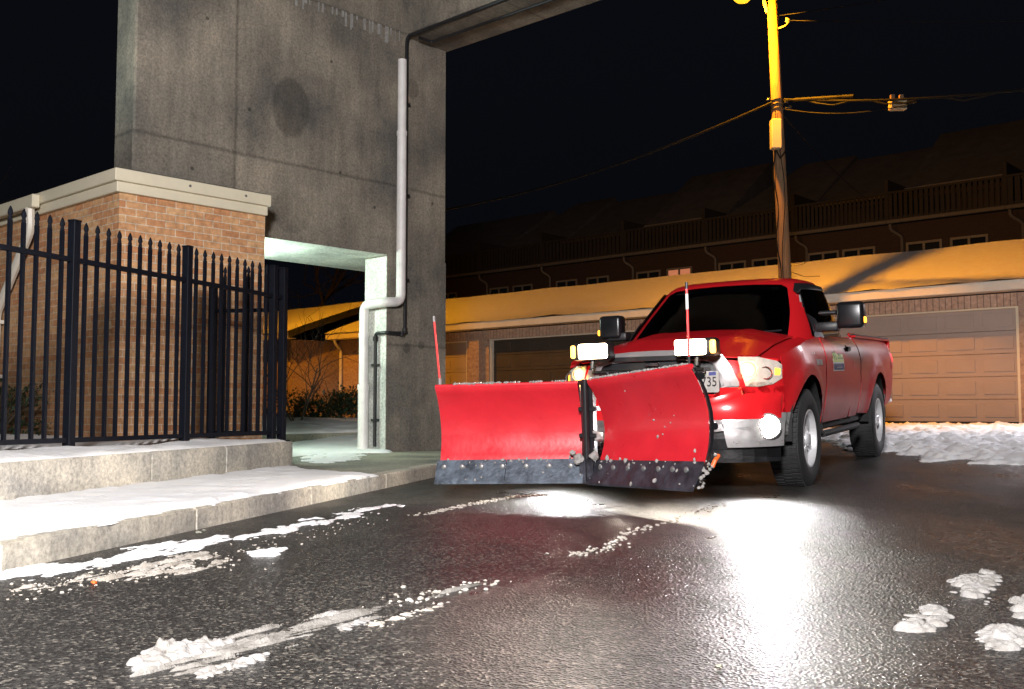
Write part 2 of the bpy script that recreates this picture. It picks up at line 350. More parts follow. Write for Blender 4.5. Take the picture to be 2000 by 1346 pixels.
def prism(bm, poly, z0, z1):
    a = [bm.verts.new((x, y, z0)) for x, y in poly]; b = [bm.verts.new((x, y, z1)) for x, y in poly]
    n = len(poly); bm.faces.new(a[::-1]); bm.faces.new(b)
    for i in range(n): bm.faces.new((a[i], a[(i+1) % n], b[(i+1) % n], b[i]))
def patch(poly, fn, thick=0.0, step=.06, bm=None):
    """polygon in a parameter plane, cut by a grid, mapped by fn(u,v)->point, given thickness"""
    b = bmesh.new(); vs = [b.verts.new((u, v, 0)) for u, v in poly]; b.faces.new(vs)
    bmesh.ops.triangulate(b, faces=b.faces)
    us = [p[0] for p in poly]; vv = [p[1] for p in poly]
    for k in range(2):
        lo, hi = (min(us), max(us)) if k == 0 else (min(vv), max(vv))
        n = max(1, int((hi-lo)/step))
        for i in range(1, n):
            c = lo+(hi-lo)*i/n
            bmesh.ops.bisect_plane(b, geom=list(b.verts)+list(b.edges)+list(b.faces), dist=1e-6, plane_co=(c, 0, 0) if k == 0 else (0, c, 0), plane_no=(1, 0, 0) if k == 0 else (0, 1, 0))
    bmesh.ops.dissolve_limit(b, angle_limit=.01, verts=[], edges=[]) if False else None
    for v in b.verts: v.co = fn(v.co.x, v.co.y)
    if thick: bmesh.ops.solidify(b, geom=list(b.faces), thickness=thick)
    if bm is not None: merge(bm, b); return bm
    return b
def ring_poly(bm, outer, inner, fn, th):
    n = len(outer)
    for i in range(n):
        q = [outer[i], outer[(i+1) % n], inner[(i+1) % n], inner[i]]
        patch(q, fn, th, .05, bm)
def lerp(a, b, t): return a+(b-a)*t
def interp(x, pts):
    pts = sorted(pts)
    if x <= pts[0][0]:
        (x0, y0), (x1, y1) = pts[0], pts[1]
    elif x >= pts[-1][0]:
        (x0, y0), (x1, y1) = pts[-2], pts[-1]
    else:
        for (x0, y0), (x1, y1) in zip(pts, pts[1:]):
            if x0 <= x <= x1: break
    return y0+(y1-y0)*(x-x0)/(x1-x0)
def text_bm(txt, size, fn, font_scale_x=1.0, depth=.002, shear=0):
    c = bpy.data.curves.new('t', 'FONT'); c.body = txt; c.size = size; c.align_x = 'CENTER'; c.align_y = 'CENTER'; c.shear = shear
    o = bpy.data.objects.new('t', c); COL.objects.link(o)
    bpy.context.view_layer.update()
    dg = bpy.context.evaluated_depsgraph_get(); me = bpy.data.meshes.new_from_object(o.evaluated_get(dg))
    b = bmesh.new(); b.from_mesh(me)
    for v in b.verts: v.co = fn(v.co.x*font_scale_x, v.co.y)
    bpy.data.objects.remove(o); bpy.data.curves.remove(c); bpy.data.meshes.remove(me)
    bmesh.ops.solidify(b, geom=list(b.faces), thickness=depth)
    return b
def inpoly(x, y, poly):
    r = False; j = len(poly)-1
    for i in range(len(poly)):
        xi, yi = poly[i]; xj, yj = poly[j]
        if (yi > y) != (yj > y) and x < (xj-xi)*(y-yi)/(yj-yi)+xi: r = not r
        j = i
    return r
def edged(x, y, poly):
    d = 1e9
    for i in range(len(poly)):
        ax, ay = poly[i]; bx, by = poly[(i+1) % len(poly)]
        vx, vy = bx-ax, by-ay; t = max(0, min(1, ((x-ax)*vx+(y-ay)*vy)/(vx*vx+vy*vy+1e-12)))
        d = min(d, math.hypot(x-ax-vx*t, y-ay-vy*t))
    return d if inpoly(x, y, poly) else -d
def snow(name, poly, h, step, base, edge=.1, rag=.08, rough=.4, freq=5, holes=0, mat='snow', stretch=None, seed=0, soft=.5, hf=None):
    """height field over a ragged outline; base = function (x,y)->z"""
    bm = bmesh.new(); xs = [p[0] for p in poly]; ys = [p[1] for p in poly]
    x0, x1, y0, y1 = min(xs)-rag*2, max(xs)+rag*2, min(ys)-rag*2, max(ys)+rag*2
    nx, ny = int((x1-x0)/step)+2, int((y1-y0)/step)+2
    g = {}
    ca, sa = (math.cos(stretch[0]), math.sin(stretch[0])) if stretch else (1, 0)
    kx, ky = (stretch[1], stretch[2]) if stretch else (1, 1)
    for i in range(nx):
        for j in range(ny):
            x, y = x0+i*step, y0+j*step
            d = edged(x, y, poly)
            if d < -rag*2.5: continue
            lx, ly = (x*ca+y*sa)*kx, (-x*sa+y*ca)*ky
            d += rag*2*mnoise.noise(Vector((lx*freq*.8, ly*freq*.8, seed+3)))+rag*mnoise.noise(Vector((lx*freq*3, ly*freq*3, seed+9)))
            t = max(-1, min(1, d/edge))
            f = mnoise.fractal(Vector((lx*freq, ly*freq, seed)), .8, 2.1, 5)
            hh = h*(math.copysign(abs(t)**soft, t))*(1+rough*f) if hf is None else hf(x, y)
            if holes: hh -= h*holes*max(0, .5+mnoise.fractal(Vector((lx*freq*1.7, ly*freq*1.7, seed+20)), .8, 2, 4))
            g[i, j] = (x, y, hh)
    V = {}
    def vert(k):
        if k not in V:
            x, y, hh = g[k]
            if hh <= 0:
                i, j = k; sx = sy = n_ = 0
                for dk in ((1, 0), (-1, 0), (0, 1), (0, -1), (1, 1), (-1, -1), (1, -1), (-1, 1)):
                    q = g.get((i+dk[0], j+dk[1]))
                    if q and q[2] > 0:
                        t = max(.0, min(.9, -hh/(q[2]-hh))); w_ = 1 if abs(dk[0])+abs(dk[1]) == 1 else .35
                        sx += (x+(q[0]-x)*t)*w_; sy += (y+(q[1]-y)*t)*w_; n_ += w_
                if n_: x, y = sx/n_, sy/n_
                hh = -.003
            V[k] = bm.verts.new((x, y, base(x, y)+hh))
        return V[k]
    for i in range(nx-1):
        for j in range(ny-1):
            ks = ((i, j), (i+1, j), (i+1, j+1), (i, j+1))
            if all(k in g for k in ks) and max(g[k][2] for k in ks) > 0: bm.faces.new([vert(k) for k in ks])
    return obj(name, bm, mat, smooth=True, uv=False, ang=80)
def strip_snow(name, o, d, n, L, Wd, z, step, label, h=.03, slope=0, seed=0):
    bm = bmesh.new(); nl, nw = int(L/step), int(Wd/step); rows = []
    for i in range(nl+1):
        row = []
        for j in range(nw+1):
            a = L*i/nl; w = Wd*(j/nw)**1.3
            e = min(1, min(w, a, L-a)/.07)
            lip = .018*mnoise.noise(Vector((a*3, 0, seed)))*(1 if j == 0 else 0)
            p = o+d*a+n*(w+lip)
            f = mnoise.fractal(Vector((p.x*2.2, p.y*2.2, seed)), .8, 2.1, 5)
            row.append(bm.verts.new((p.x, p.y, z-.004+h*(e**.5)*(1+.5*f)+slope*w+(.05*mnoise.noise(Vector((p.x*.9, p.y*.9, seed+4)))*min(1, w*2)))))
        rows.append(row)
    for A_, B_ in zip(rows, rows[1:]):
        for j in range(nw): bm.faces.new((A_[j], A_[j+1], B_[j+1], B_[j]))
    return tag(obj(name, bm, 'snow', smooth=True, uv=False, ang=80), label, 'snow', kind='stuff')
def bumps(poly, n, r0, r1, seed, flat=.6, inner=.2):
    rl_ = random.Random(seed); B_ = []
    x0, x1, y0, y1 = min(p[0] for p in poly), max(p[0] for p in poly), min(p[1] for p in poly), max(p[1] for p in poly)
    while len(B_) < n:
        x, y = rl_.uniform(x0, x1), rl_.uniform(y0, y1); d_ = edged(x, y, poly)
        if d_ < -.01: continue
        B_.append((x, y, rl_.uniform(r0, r1)*(1 if d_ > 0 else .5)+inner*max(0, d_), rl_.uniform(.5, 1.1)*flat))
    def hf(x, y):
        x += .012*mnoise.noise(Vector((x*34, y*34, seed))); y += .012*mnoise.noise(Vector((x*34, y*34, seed+7)))
        a = -.006; acc = 0
        for bx, by, r, k in B_:
            q = ((x-bx)**2+(y-by)**2)/(r*r)
            if q < 1: v_ = k*r*math.sqrt(1-q); acc += v_*.18; a = max(a, v_)
        if a > 0: a = (a+acc)*(1+.45*mnoise.fractal(Vector((x*42, y*42, seed+2)), .9, 2.1, 4))-.0015
        return a
    return hf
def gp(pts, z=0): return [tuple(G(u, v, z)[:2]) for u, v in pts]
# ------------------------------------------------------------------ setting
def axis(lo, hi, near):
    out = [lo]; x = lo
    while x < hi:
        x += near if -30 < x < 45 else 12
        out.append(min(x, hi))
    return out
bm = bmesh.new()
xs = axis(-150, 150, 1.0); ys = axis(-60, 220, 1.0)
vs = [[bm.verts.new((x, y, ground(x, y))) for y in ys] for x in xs]
for i in range(len(xs)-1):
    for j in range(len(ys)-1): bm.faces.new((vs[i][j], vs[i+1][j], vs[i+1][j+1], vs[i][j+1]))
tag(obj('road', bm, 'asphalt', smooth=True, uv=False), kind='structure')

WZ = .115
c0, c1 = G(0, 1062, WZ), G(735, 930, WZ)
cdv = (c1-c0).normalized(); cn = Vector((-cdv.y, cdv.x, 0))      # cn points left/back
A = c0-cdv*4.5; B = c0+cdv*9.2
def walkz(x, y): return max(WZ, ground(x, y)+.05)
# sidewalk slab
bm = bmesh.new()
rows = []
for k in range(0, 29):
    p = A+cdv*k*.9
    if k > 15: p = p+Vector((0, 0, 0))
    rows.append([bm.verts.new((*(p+cn*w)[:2], walkz(*(p+cn*w)[:2]))) for w in (.15, 1.0, 2.5, 5, 9, 14)])
for a, b in zip(rows, rows[1:]):
    for j in range(5): bm.faces.new((a[j], a[j+1], b[j+1], b[j]))
tag(obj('pavement', bm, 'walk', uv=True), kind='structure')
# kerb with joints
bm = bmesh.new()
k = 0
seglen = 1.5
p = A
for k in range(12):
    L0, L1 = k*seglen+.004, (k+1)*seglen-.004
    q = [A+cdv*L0, A+cdv*L1, A+cdv*L1+cn*.15, A+cdv*L0+cn*.15]
    b = bmesh.new(); prism(b, [v[:2] for v in q], -.08, WZ+.003+(k % 3)*.001)
    bmesh.ops.bevel(b, geom=list(b.edges), offset=.010, segments=2, affect='EDGES')
    merge(bm, b)
tag(obj('kerb', bm, 'kerb', smooth=True), kind='structure')

# planter wall -------------------------------------------------------
PT = .345
a0 = G(0, 905, PT); a1 = G(573, 862, PT); pd = (a1-a0).normalized(); pn = Vector((-pd.y, pd.x, 0))
PA = a0-pd*4.5; PB = a1
def seg_wall(bm, p, q, t, z0, z1):
    d = (q-p).normalized(); n = Vector((-d.y, d.x, 0))
    b = bmesh.new(); prism(b, [v[:2] for v in (p, q, q+n*t, p+n*t)], z0, z1)
    bmesh.ops.bevel(b, geom=list(b.edges), offset=.012, segments=2, affect='EDGES'); merge(bm, b)
pw = empty('planter_wall', tuple(PA.lerp(PB, .5)))
off = -pw.location
def shift(bm, v): bmesh.ops.translate(bm, vec=v, verts=bm.verts)
cuts = [0, 3.1, 6.1, 7.25, (PB-PA).length]
bm = bmesh.new()
for x, y in zip(cuts, cuts[1:]): seg_wall(bm, PA+pd*(x+.004), PA+pd*(y-.004), .2, -.02, PT)
shift(bm, off); obj('wall_front', bm, 'planterc', pw, smooth=True)
bm = bmesh.new(); PC = PB+pn*1.0+pd*.55; seg_wall(bm, PB+Vector((.0, .005, 0)), PC, .2, -.02, PT-.003); shift(bm, off); obj('wall_end', bm, 'planterc', pw, smooth=True)
tag(pw, 'low pale concrete retaining wall topped with snow and the black fence', 'wall')
strip_snow('planter_snow', PA+pn*.035, pd, pn, (PB-PA).length-.05, 3.0, PT, .035, 'smooth snow lying on the planter behind the fence', seed=4)

# sidewalk snow
poly = gp([(0, 985), (300, 948), (573, 912), (600, 922), (735, 930), (690, 938), (560, 960), (300, 1006), (0, 1058)], WZ)
poly = [tuple((Vector((*poly[0], 0))-cdv*3)[:2])]+poly[:]+[tuple((Vector((*poly[-1], 0))-cdv*3)[:2])]
def walk_base(x, y):
    z = walkz(x, y)
    for (fu, fv, r) in ((595, 972, .10), (520, 1012, .12), (275, 1035, .13), (480, 985, .10), (240, 1044, .10), (310, 1032, .08)):
        f = FP.setdefault((fu, fv), G(fu, fv, WZ)); dx, dy = x-f.x, y-f.y
        al = dx*cdv.x+dy*cdv.y; ac = dx*cn.x+dy*cn.y
        z -= .022*math.exp(-((al/(r*1.6))**2+(ac/(r*.6))**2))
    return z
FP = {}
tag(snow('pavement_snow', poly, .032, .035, walk_base, edge=.07, rag=.035, rough=.35, freq=4, seed=8), 'thin trodden snow along the pavement below the low wall', 'snow', kind='stuff')
# snow behind, seen through the opening
poly = gp([(480, 850), (557, 868), (640, 862), (760, 858), (760, 884), (690, 884), (600, 888), (500, 900), (440, 880)], .12)
tag(snow('back_pavement_snow', poly, .035, .06, walkz, edge=.15, rag=.08, rough=.4, freq=2, seed=2), 'patchy snow on the pavement behind the concrete pillar', 'snow', kind='stuff')

tag(snow('pavement_snow_scraps', gp([(585, 893), (650, 884), (712, 886), (700, 898), (640, 905), (590, 903)], WZ)+[], .012, .03, walkz, edge=.12, rag=.07, rough=1, freq=6, holes=.9, seed=17), 'thin scraps of snow on the bare pavement beside the pier', 'snow', kind='stuff')
# ------------------------------------------------------------------ concrete pier (overpass support)
def lroot(name, a, s, z=0):
    w = LW(a, s, z); return empty(name, tuple(w), ANG)
pier = lroot('overpass_pier', 0, 0)
F = -9.89; CS = 8.515; CE = 9.55; LS = 5.07; SOF = 2.62; TOP = 5.53
bm = bmesh.new(); b2 = bmesh.new()
box(bm, F-.42, F, LS, CE, SOF, 12)
bmesh.ops.bevel(bm, geom=[e for e in bm.edges if abs(e.verts[0].co.z-e.verts[1].co.z) > 1], offset=.02, segments=1, affect='EDGES')
obj('wall', bm, 'pier', pier)
bm = bmesh.new(); box(bm, F-.418, F-.001, CS, CE-.001, -.1, SOF); obj('column', bm, 'pier', pier)
bm = bmesh.new(); box(bm, F-.42, F-.003, LS+.05, LS+.9, -.1, SOF-.001); obj('column', bm, 'pier', pier)
bm = bmesh.new(); box(bm, F-.425-.006, F-.008, CS-.006, CS-.001, .12, SOF-.02); obj('pale_face', bm, 'palec', pier)  # separate pale sheet over the column's inner side
bm = bmesh.new(); box(bm, F-1.44, F-.012, LS+.2, CE-.1, SOF-.004, SOF+.5); obj('soffit_slab', bm, 'palec', pier)
bm = bmesh.new(); box(bm, F, F+9, CS+.32, CE+.001, TOP, TOP+2.6); obj('cap_beam', bm, 'pier', pier)
tag(pier, 'tall grey streaked concrete overpass pier with an opening and an overhead beam', 'pier')
# efflorescence ledge strip
lime = pmat('lime_deposit', (.24, .235, .22), .9, var=.3, vs=20)
bm = bmesh.new()
for i in range(0, 60, 2):
    s = LS+1.6+(CS+.3-LS-1.6)*i/60+random.uniform(0, .09); w = random.uniform(.006, .05); h = random.uniform(.03, .26)*(.4+.6*(i/60))
    box(bm, F+.0005, F+.0015+.0003*(i % 7), s, s+w, TOP+.03-h, TOP+.05)
tag(obj('lime_streaks', bm, lime, pier), 'pale lime streaks', kind='stuff')
# white pipe
def lp(a, s, z): return (a, s, z)
pp = lroot('white_drain_pipe', 0, 0)
bm = bmesh.new(); ps = CS+.13
tube(bm, [(F+.09, ps+.02, 5.17), (F+.09, ps+.02, 4.2)], .058, 14)
obj('upper_pipe', bm, 'pvc', pp, smooth=True)
PZ = 2.02
def bend(pts, r=.09, n=5):
    out = [Vector(pts[0])]
    for a, b, c in zip(pts, pts[1:], pts[2:]):
        a, b, c = Vector(a), Vector(b), Vector(c); d1 = (a-b).normalized(); d2 = (c-b).normalized()
        for i in range(n+1):
            t = i/n; p0, p2 = b+d1*r, b+d2*r; out.append(p0*(1-t)**2+b*2*t*(1-t)+p2*t*t)
    out.append(Vector(pts[-1])); return out
bm = bmesh.new(); tube(bm, bend([(F+.09, ps+.02, 4.2), (F+.09, ps+.02, PZ), (F+.09, CS-.10, PZ-.02), (F-.33, CS-.10, PZ-.03), (F-.33, CS-.10, .95)], .10), .062, 14)
obj('bent_pipe', bm, 'pvc', pp, smooth=True)
bm = bmesh.new(); tube(bm, [(F-.33, CS-.10, .95), (F-.33, CS-.10, .14)], .070, 14); tube(bm, [(F-.33, CS-.10, .97), (F-.33, CS-.10, .90)], .078, 14); obj('lower_pipe', bm, 'pvc', pp, smooth=True)
for z in (4.2, 1.6):
    bm = bmesh.new(); q_ = (F+.09, ps+.02) if z > 2 else (F-.33, CS-.1)
    tube(bm, [(*q_, z+.03), (*q_, z-.03)], .069, 14); obj('coupling', bm, 'pvc', pp, smooth=True)
tag(pp, 'fat white drain pipe with a dogleg running down the concrete pier', 'pipe')
bp = lroot('black_conduit', 0, 0)
bm = bmesh.new(); q = CS+.26
tube(bm, bend([(F+4.5, CS+.28, TOP+.05), (F+.05, CS+.28, TOP+.0), (F+.05, q, TOP-.1), (F+.05, q, 1.62), (F+.05, CS-.04, 1.62), (F-.16, CS-.05, 1.62), (F-.16, CS-.05, .18)], .05), .024, 8)
obj('conduit_run', bm, 'pipeb', bp, smooth=True)
def clamp(f_):
    bm = bmesh.new(); f_(bm); obj('clamp', bm, 'pipeb', bp)
for z in (4.6, 3.4, 2.3): clamp(lambda b: box(b, F+.0, F+.085, q-.04, q+.04, z, z+.03))
for z in (.5, 1.2): clamp(lambda b: box(b, F-.2, F-.12, CS-.085, CS-.0, z, z+.03))
for a, s, z in ((F+.05, q, 1.66), (F+.05, q-.05, 1.62), (F-.16, CS-.05, 1.55)): clamp(lambda b: lathe(b, [(.036, -.03), (.036, .03)], 10, 'z', Matrix.Translation((a, s, z))))
tag(bp, 'thin black conduit running beside the white pipe and up under the beam', 'conduit')
bp2 = lroot('black_conduit', 0, 0)
bm = bmesh.new(); tube(bm, bend([(F+4.8, CS+.58, TOP-.03), (F+.18, CS+.58, TOP-.03), (F+.18, CS+.36, TOP-.03)], .05), .02, 8); obj('conduit_run', bm, 'pipeb', bp2, smooth=True)
tag(bp2, 'outer black conduit fixed flat under the overhead concrete beam', 'conduit')

# ------------------------------------------------------------------ brick building
BA, BS0, BS1, BTOP = -9.33, 4.656, 6.30, 2.73
bb = lroot('brick_building', 0, 0)
bm = bmesh.new(); box(bm, -16, BA, BS0, BS1, .2, BTOP); obj('wall', bm, 'brick', bb)
bm = bmesh.new()
box(bm, -16.0, BA+.05, BS0-.05, BS1+.0, BTOP-.0, BTOP+.10, bev=.006)
box(bm, -16.0, BA+.085, BS0-.085, BS1+.02, BTOP+.10, BTOP+.22, bev=.006)
obj('parapet_trim', bm, 'trim', bb)
bm = bmesh.new(); box(bm, -16.0, BA+.04, BS0-.04, BS1-.02, BTOP+.215, BTOP+.235); obj('roof', bm, 'black', bb)
bm = bmesh.new(); box(bm, -16, -10.9, BS0-.17, BS0-.088, BTOP+.05, BTOP+.19, bev=.01); obj('gutter', bm, 'trim', bb)
bm = bmesh.new()
dx0 = -11.05
tube(bm, bend([(dx0, BS0-.13, BTOP+.06), (dx0, BS0-.12, BTOP-.18), (dx0-.95, BS0-.07, BTOP-1.0), (dx0-.95, BS0-.07, .33)], .08, 3), .048, 8)
obj('downspout', bm, 'gutter', bb, smooth=True)
bm = bmesh.new(); box(bm, dx0-1.03, dx0-.87, BS0-.125, BS0, BTOP-1.12, BTOP-1.08); obj('downspout_strap', bm, 'gutter', bb); bm = bmesh.new(); box(bm, dx0-1.03, dx0-.87, BS0-.125, BS0, 1.0, 1.04); obj('downspout_strap', bm, 'gutter', bb)
for s in (5.35, 6.0):
    bm = bmesh.new(); lathe(bm, [(.012, 0), (.012, .012)], 10, 'x', Matrix.Translation((BA+.084, s, BTOP+.165))); obj('trim_screw', bm, 'bolt', bb)
bm = bmesh.new(); box(bm, BA-.16, BA-.10, BS0-.02, BS0, 1.42, 1.50); obj('wall_box', bm, 'boxm', bb)
tag(bb, 'salmon brick building corner with cream metal parapet behind the fence', 'building')
tag(snow('roof_edge_snow', [tuple(LW(-10.6, BS0+.1)[:2]), tuple(LW(-11.6, BS0+.0)[:2]), tuple(LW(-12.6, BS0+.2)[:2]), tuple(LW(-11.4, BS0+.7)[:2])], .07, .05, lambda x, y: BTOP+.225, edge=.1, rag=.03, seed=31), 'small hump of snow on the brick building roof edge', 'snow', kind='stuff')
# soffit lamp: fluorescent fixture fixed on the far side of the brick building, under the slab
sl = lroot('soffit_light', 0, 0)
bm = bmesh.new(); box(bm, F-1.1, F-.7, BS1+.01, BS1+.10, 2.20, 2.32, bev=.01); obj('housing', bm, 'white', sl)
bm = bmesh.new(); box(bm, F-1.08, F-.72, BS1+.101, BS1+.12, 2.215, 2.305); obj('diffuser', bm, 'e_fluo', sl)
tag(sl, 'fluorescent wall light under the opening behind the brick building', 'light')
w = LW(F-.9, BS1+.35, 2.18); lamp('soffit_light_lamp', 'POINT', tuple(w), (.72, 1.0, .88), 170, radius=.12)

# ------------------------------------------------------------------ fence
FZ = PT+.01
P1 = G(138, 880, FZ)
P1 = Vector((-3.26, 7.56, 0)); fd = Vector((.359, .933, 0)).normalized(); fn_ = Vector((-fd.y, fd.x, 0))
BAY = 1.29
def make_picket(name, r=.0125, top=2.06):
    bm = bmesh.new()
    box(bm, -r, r, -r, r, FZ+.06, top-.10)
    lathe(bm, [(.013, top-.10), (.016, top-.09), (.013, top-.078), (.012, top-.07), (.019, top-.052), (.015, top-.03), (.004, top-.002)], 8, 'z')
    return bm
fr = empty('picket_fence', (P1.x, P1.y, 0), math.atan2(fd.y, fd.x))
pk = None
def add_picket(x, y=0):
    global pk
    if pk is None: pk = obj('picket', make_picket('picket'), 'fence', fr); o = pk
    else: o = pk.copy(); COL.objects.link(o); o.parent = fr
    o.location = (x, y, 0)
def add_post(x, y=0, top=2.045, w=.033, base=PT-.02):
    bm = bmesh.new(); box(bm, -w, w, -w, w, base, top, bev=.003); box(bm, -w-.004, w+.004, -w-.004, w+.004, top, top+.015, bev=.004); box(bm, -w-.03, w+.03, -w-.03, w+.03, base, base+.025, bev=.004)
    o = obj('post', bm, 'fence', fr); o.location = (x, y, 0)
def add_rail(x0, x1, z, y=0, y1=None):
    bm = bmesh.new(); y1 = y if y1 is None else y1
    p, q = Vector((x0, y, z)), Vector((x1, y1, z)); d = (q-p); L = d.length
    m = Matrix.Translation(p) @ Matrix.Rotation(math.atan2(d.y, d.x), 4, 'Z')
    box(bm, 0, L, -.019, .019, -.018, .018, m); obj('rail', bm, 'fence', fr)
for k in range(-3, 2):
    add_post(k*BAY)
    add_rail(k*BAY+.041, (k+1)*BAY-.041, 1.76); add_rail(k*BAY+.041, (k+1)*BAY-.041, .425)
    for i in range(1, 11): add_picket(k*BAY+BAY*i/11)
add_post(2*BAY); add_post(2*BAY+.17)
# return run towards the brick building
rx, ry = 2*BAY-.12, .62
for z in (1.62, .425): add_rail(2*BAY-.02, rx, z, .045, ry)
for i in range(1, 5): add_picket(lerp(2*BAY, rx, i/5.), lerp(0.02, ry, i/5.))
add_post(rx, ry, top=1.86)
for z in (1.76, .425): add_rail(2*BAY+.041, 2*BAY+.129, z)
tag(fr, 'black steel picket fence with spear tips on the low concrete wall', 'fence')

# ------------------------------------------------------------------ planting
def leaf_bush(name, c, rx, ry, h, n, label, group, leaf=.05, mat='leaf', seed=1):
    rnd = random.Random(seed); root = empty(name, c)
    bm = bmesh.new()
    for _ in range(9):
        a = rnd.uniform(0, 6.28); rr = rnd.uniform(.3, .9)
        tube(bm, [(0, 0, 0), (rx*.4*rr*math.cos(a), ry*.4*rr*math.sin(a), h*.4), (rx*rr*math.cos(a), ry*rr*math.sin(a), h*rnd.uniform(.6, 1))], .01, 5, rs=[.014, .01, .004])
    obj('stem', bm, 'bark', root)
    cl = [(rnd.uniform(-1, 1), rnd.uniform(-1, 1), rnd.uniform(.15, 1), rnd.uniform(.25, .45)) for _ in range(16)]
    bm = bmesh.new()
    for _ in range(n):
        cx, cy, cz, cr = rnd.choice(cl)
        v = Vector((rnd.gauss(0, 1), rnd.gauss(0, 1), rnd.gauss(0, 1))).normalized()*cr*rnd.uniform(.5, 1.1)
        p = Vector(((cx*.75+v.x)*rx, (cy*.75+v.y)*ry, max(.03, (cz*.8+v.z*.5)*h)))
        q = Vector((rnd.gauss(0, 1), rnd.gauss(0, 1), rnd.gauss(0, .7))).normalized(); t = q.cross(Vector((0, 0, 1)))
        if t.length < .1: continue
        t.normalize(); L = leaf*rnd.uniform(.6, 1.3); wd = L*.45
        bm.faces.new([bm.verts.new(p), bm.verts.new(p+q*L*.5+t*wd*.5), bm.verts.new(p+q*L), bm.verts.new(p+q*L*.5-t*wd*.5)])
    obj('foliage', bm, mat, root, uv=False)
    tag(root, label, 'shrub', group)
    return root
def bare(name, c, h, n, label, cat, group=None, seed=1, r0=.02, spread=.6, mat='bark', depth=4):
    rnd = random.Random(seed); root = empty(name, c); bm = bmesh.new(); bt = bmesh.new()
    def grow(b, p, d, L, r, k):
        pts = [p]; q = p.copy(); dd = d.copy()
        for i in range(3):
            dd = (dd+Vector((rnd.gauss(0, .16), rnd.gauss(0, .16), rnd.gauss(.04, .1)))).normalized(); q = q+dd*L/3; pts.append(q.copy())
        tube(b, pts, r, 5, rs=[r, r*.85, r*.72, r*.6])
        if k <= 0: return
        for _ in range(rnd.choice((2, 3, 3))):
            t = rnd.choice((1, 2, 3)); a = Vector((rnd.gauss(0, 1), rnd.gauss(0, 1), rnd.gauss(.2, .5))).normalized()
            grow(bm, pts[t], (dd*(1-spread)+a*spread).normalized(), L*rnd.uniform(.55, .8), r*.55, k-1)
    for i in range(n):
        a = rnd.uniform(0, 6.28); grow(bt, Vector((.05*math.cos(a), .05*math.sin(a), 0)) if n > 1 else Vector((0, 0, 0)), Vector((.45*math.cos(a), .45*math.sin(a), 1)).normalized() if n > 1 else Vector((0, 0, 1)), h*.42, r0, depth)
    obj('trunk', bt, mat, root, smooth=True, uv=False); obj('crown', bm, mat, root, uv=False)
    tag(root, label, cat, group); return root
leaf_bush('evergreen_shrub', (-5.25, 10.45, PT), .55, .45, .62, 2600, 'dark evergreen shrub beside the brick wall behind the fence', None, seed=3)
# rear bank: low wall, snow and shrubs seen through the opening
bw = empty('low_rear_wall', (0, 0, 0)); bm = bmesh.new()
q0, q1 = G(400, 874, .10), G(830, 858, .10); dirw = (q1-q0).normalized()
BZ = .26
b = bmesh.new(); nrm = Vector((-dirw.y, dirw.x, 0)); prism(b, [v[:2] for v in (q0-dirw*2, q1+dirw*2, q1+dirw*2+nrm*.25, q0-dirw*2+nrm*.25)], 0, BZ); merge(bm, b)
obj('wall', bm, 'walk', bw); tag(bw, 'very low concrete wall in front of the snowy rear planting', 'wall')
strip_snow('rear_bank_snow', q0-dirw*2+nrm*.03, dirw, nrm, (q1-q0).length+4, 4.5, BZ, .08, 'snow on the raised bed in front of the garage hedge', h=.05, slope=.05, seed=14)
for i, (u, wd, hh) in enumerate(((545, .9, .75), (600, .8, .62), (640, .75, .95), (690, .85, .8), (735, .7, .6))):
    p = G(u, 826, .38)
    L = ('shrub nearest the fence corner', 'low rounded shrub below the bare branches', 'tallest dark shrub in the middle of the rear hedge', 'dark shrub just left of the white drain pipe', 'shrub hidden partly behind the concrete column')[i]
    leaf_bush('evergreen_shrub', (p.x, p.y+1.1, .36), wd, .6, hh, 1700, 'dark evergreen '+L, 'evergreen shrubs in the rear hedge', leaf=.09, seed=20+i)
p = G(575, 830, .36); bare('bare_shrub', (p.x, p.y+.3, .3), 3.0, 5, 'leafless shrub with thin branches in front of the orange garage roof', 'shrub', seed=12, r0=.018, spread=.45, depth=3)
for i, (x, y, h) in enumerate(((-16, 24, 9), (-22, 30, 12), (-10, 44, 11))):
    bare('bare_tree', (x, y, .4), h, 1, ('dark bare tree standing behind the brick building', 'tall dark bare tree farthest left against the night sky', 'dark bare tree seen through the opening above the garage roof')[i], 'tree', 'bare trees in the dark', seed=40+i, r0=.16, spread=.5, depth=5)

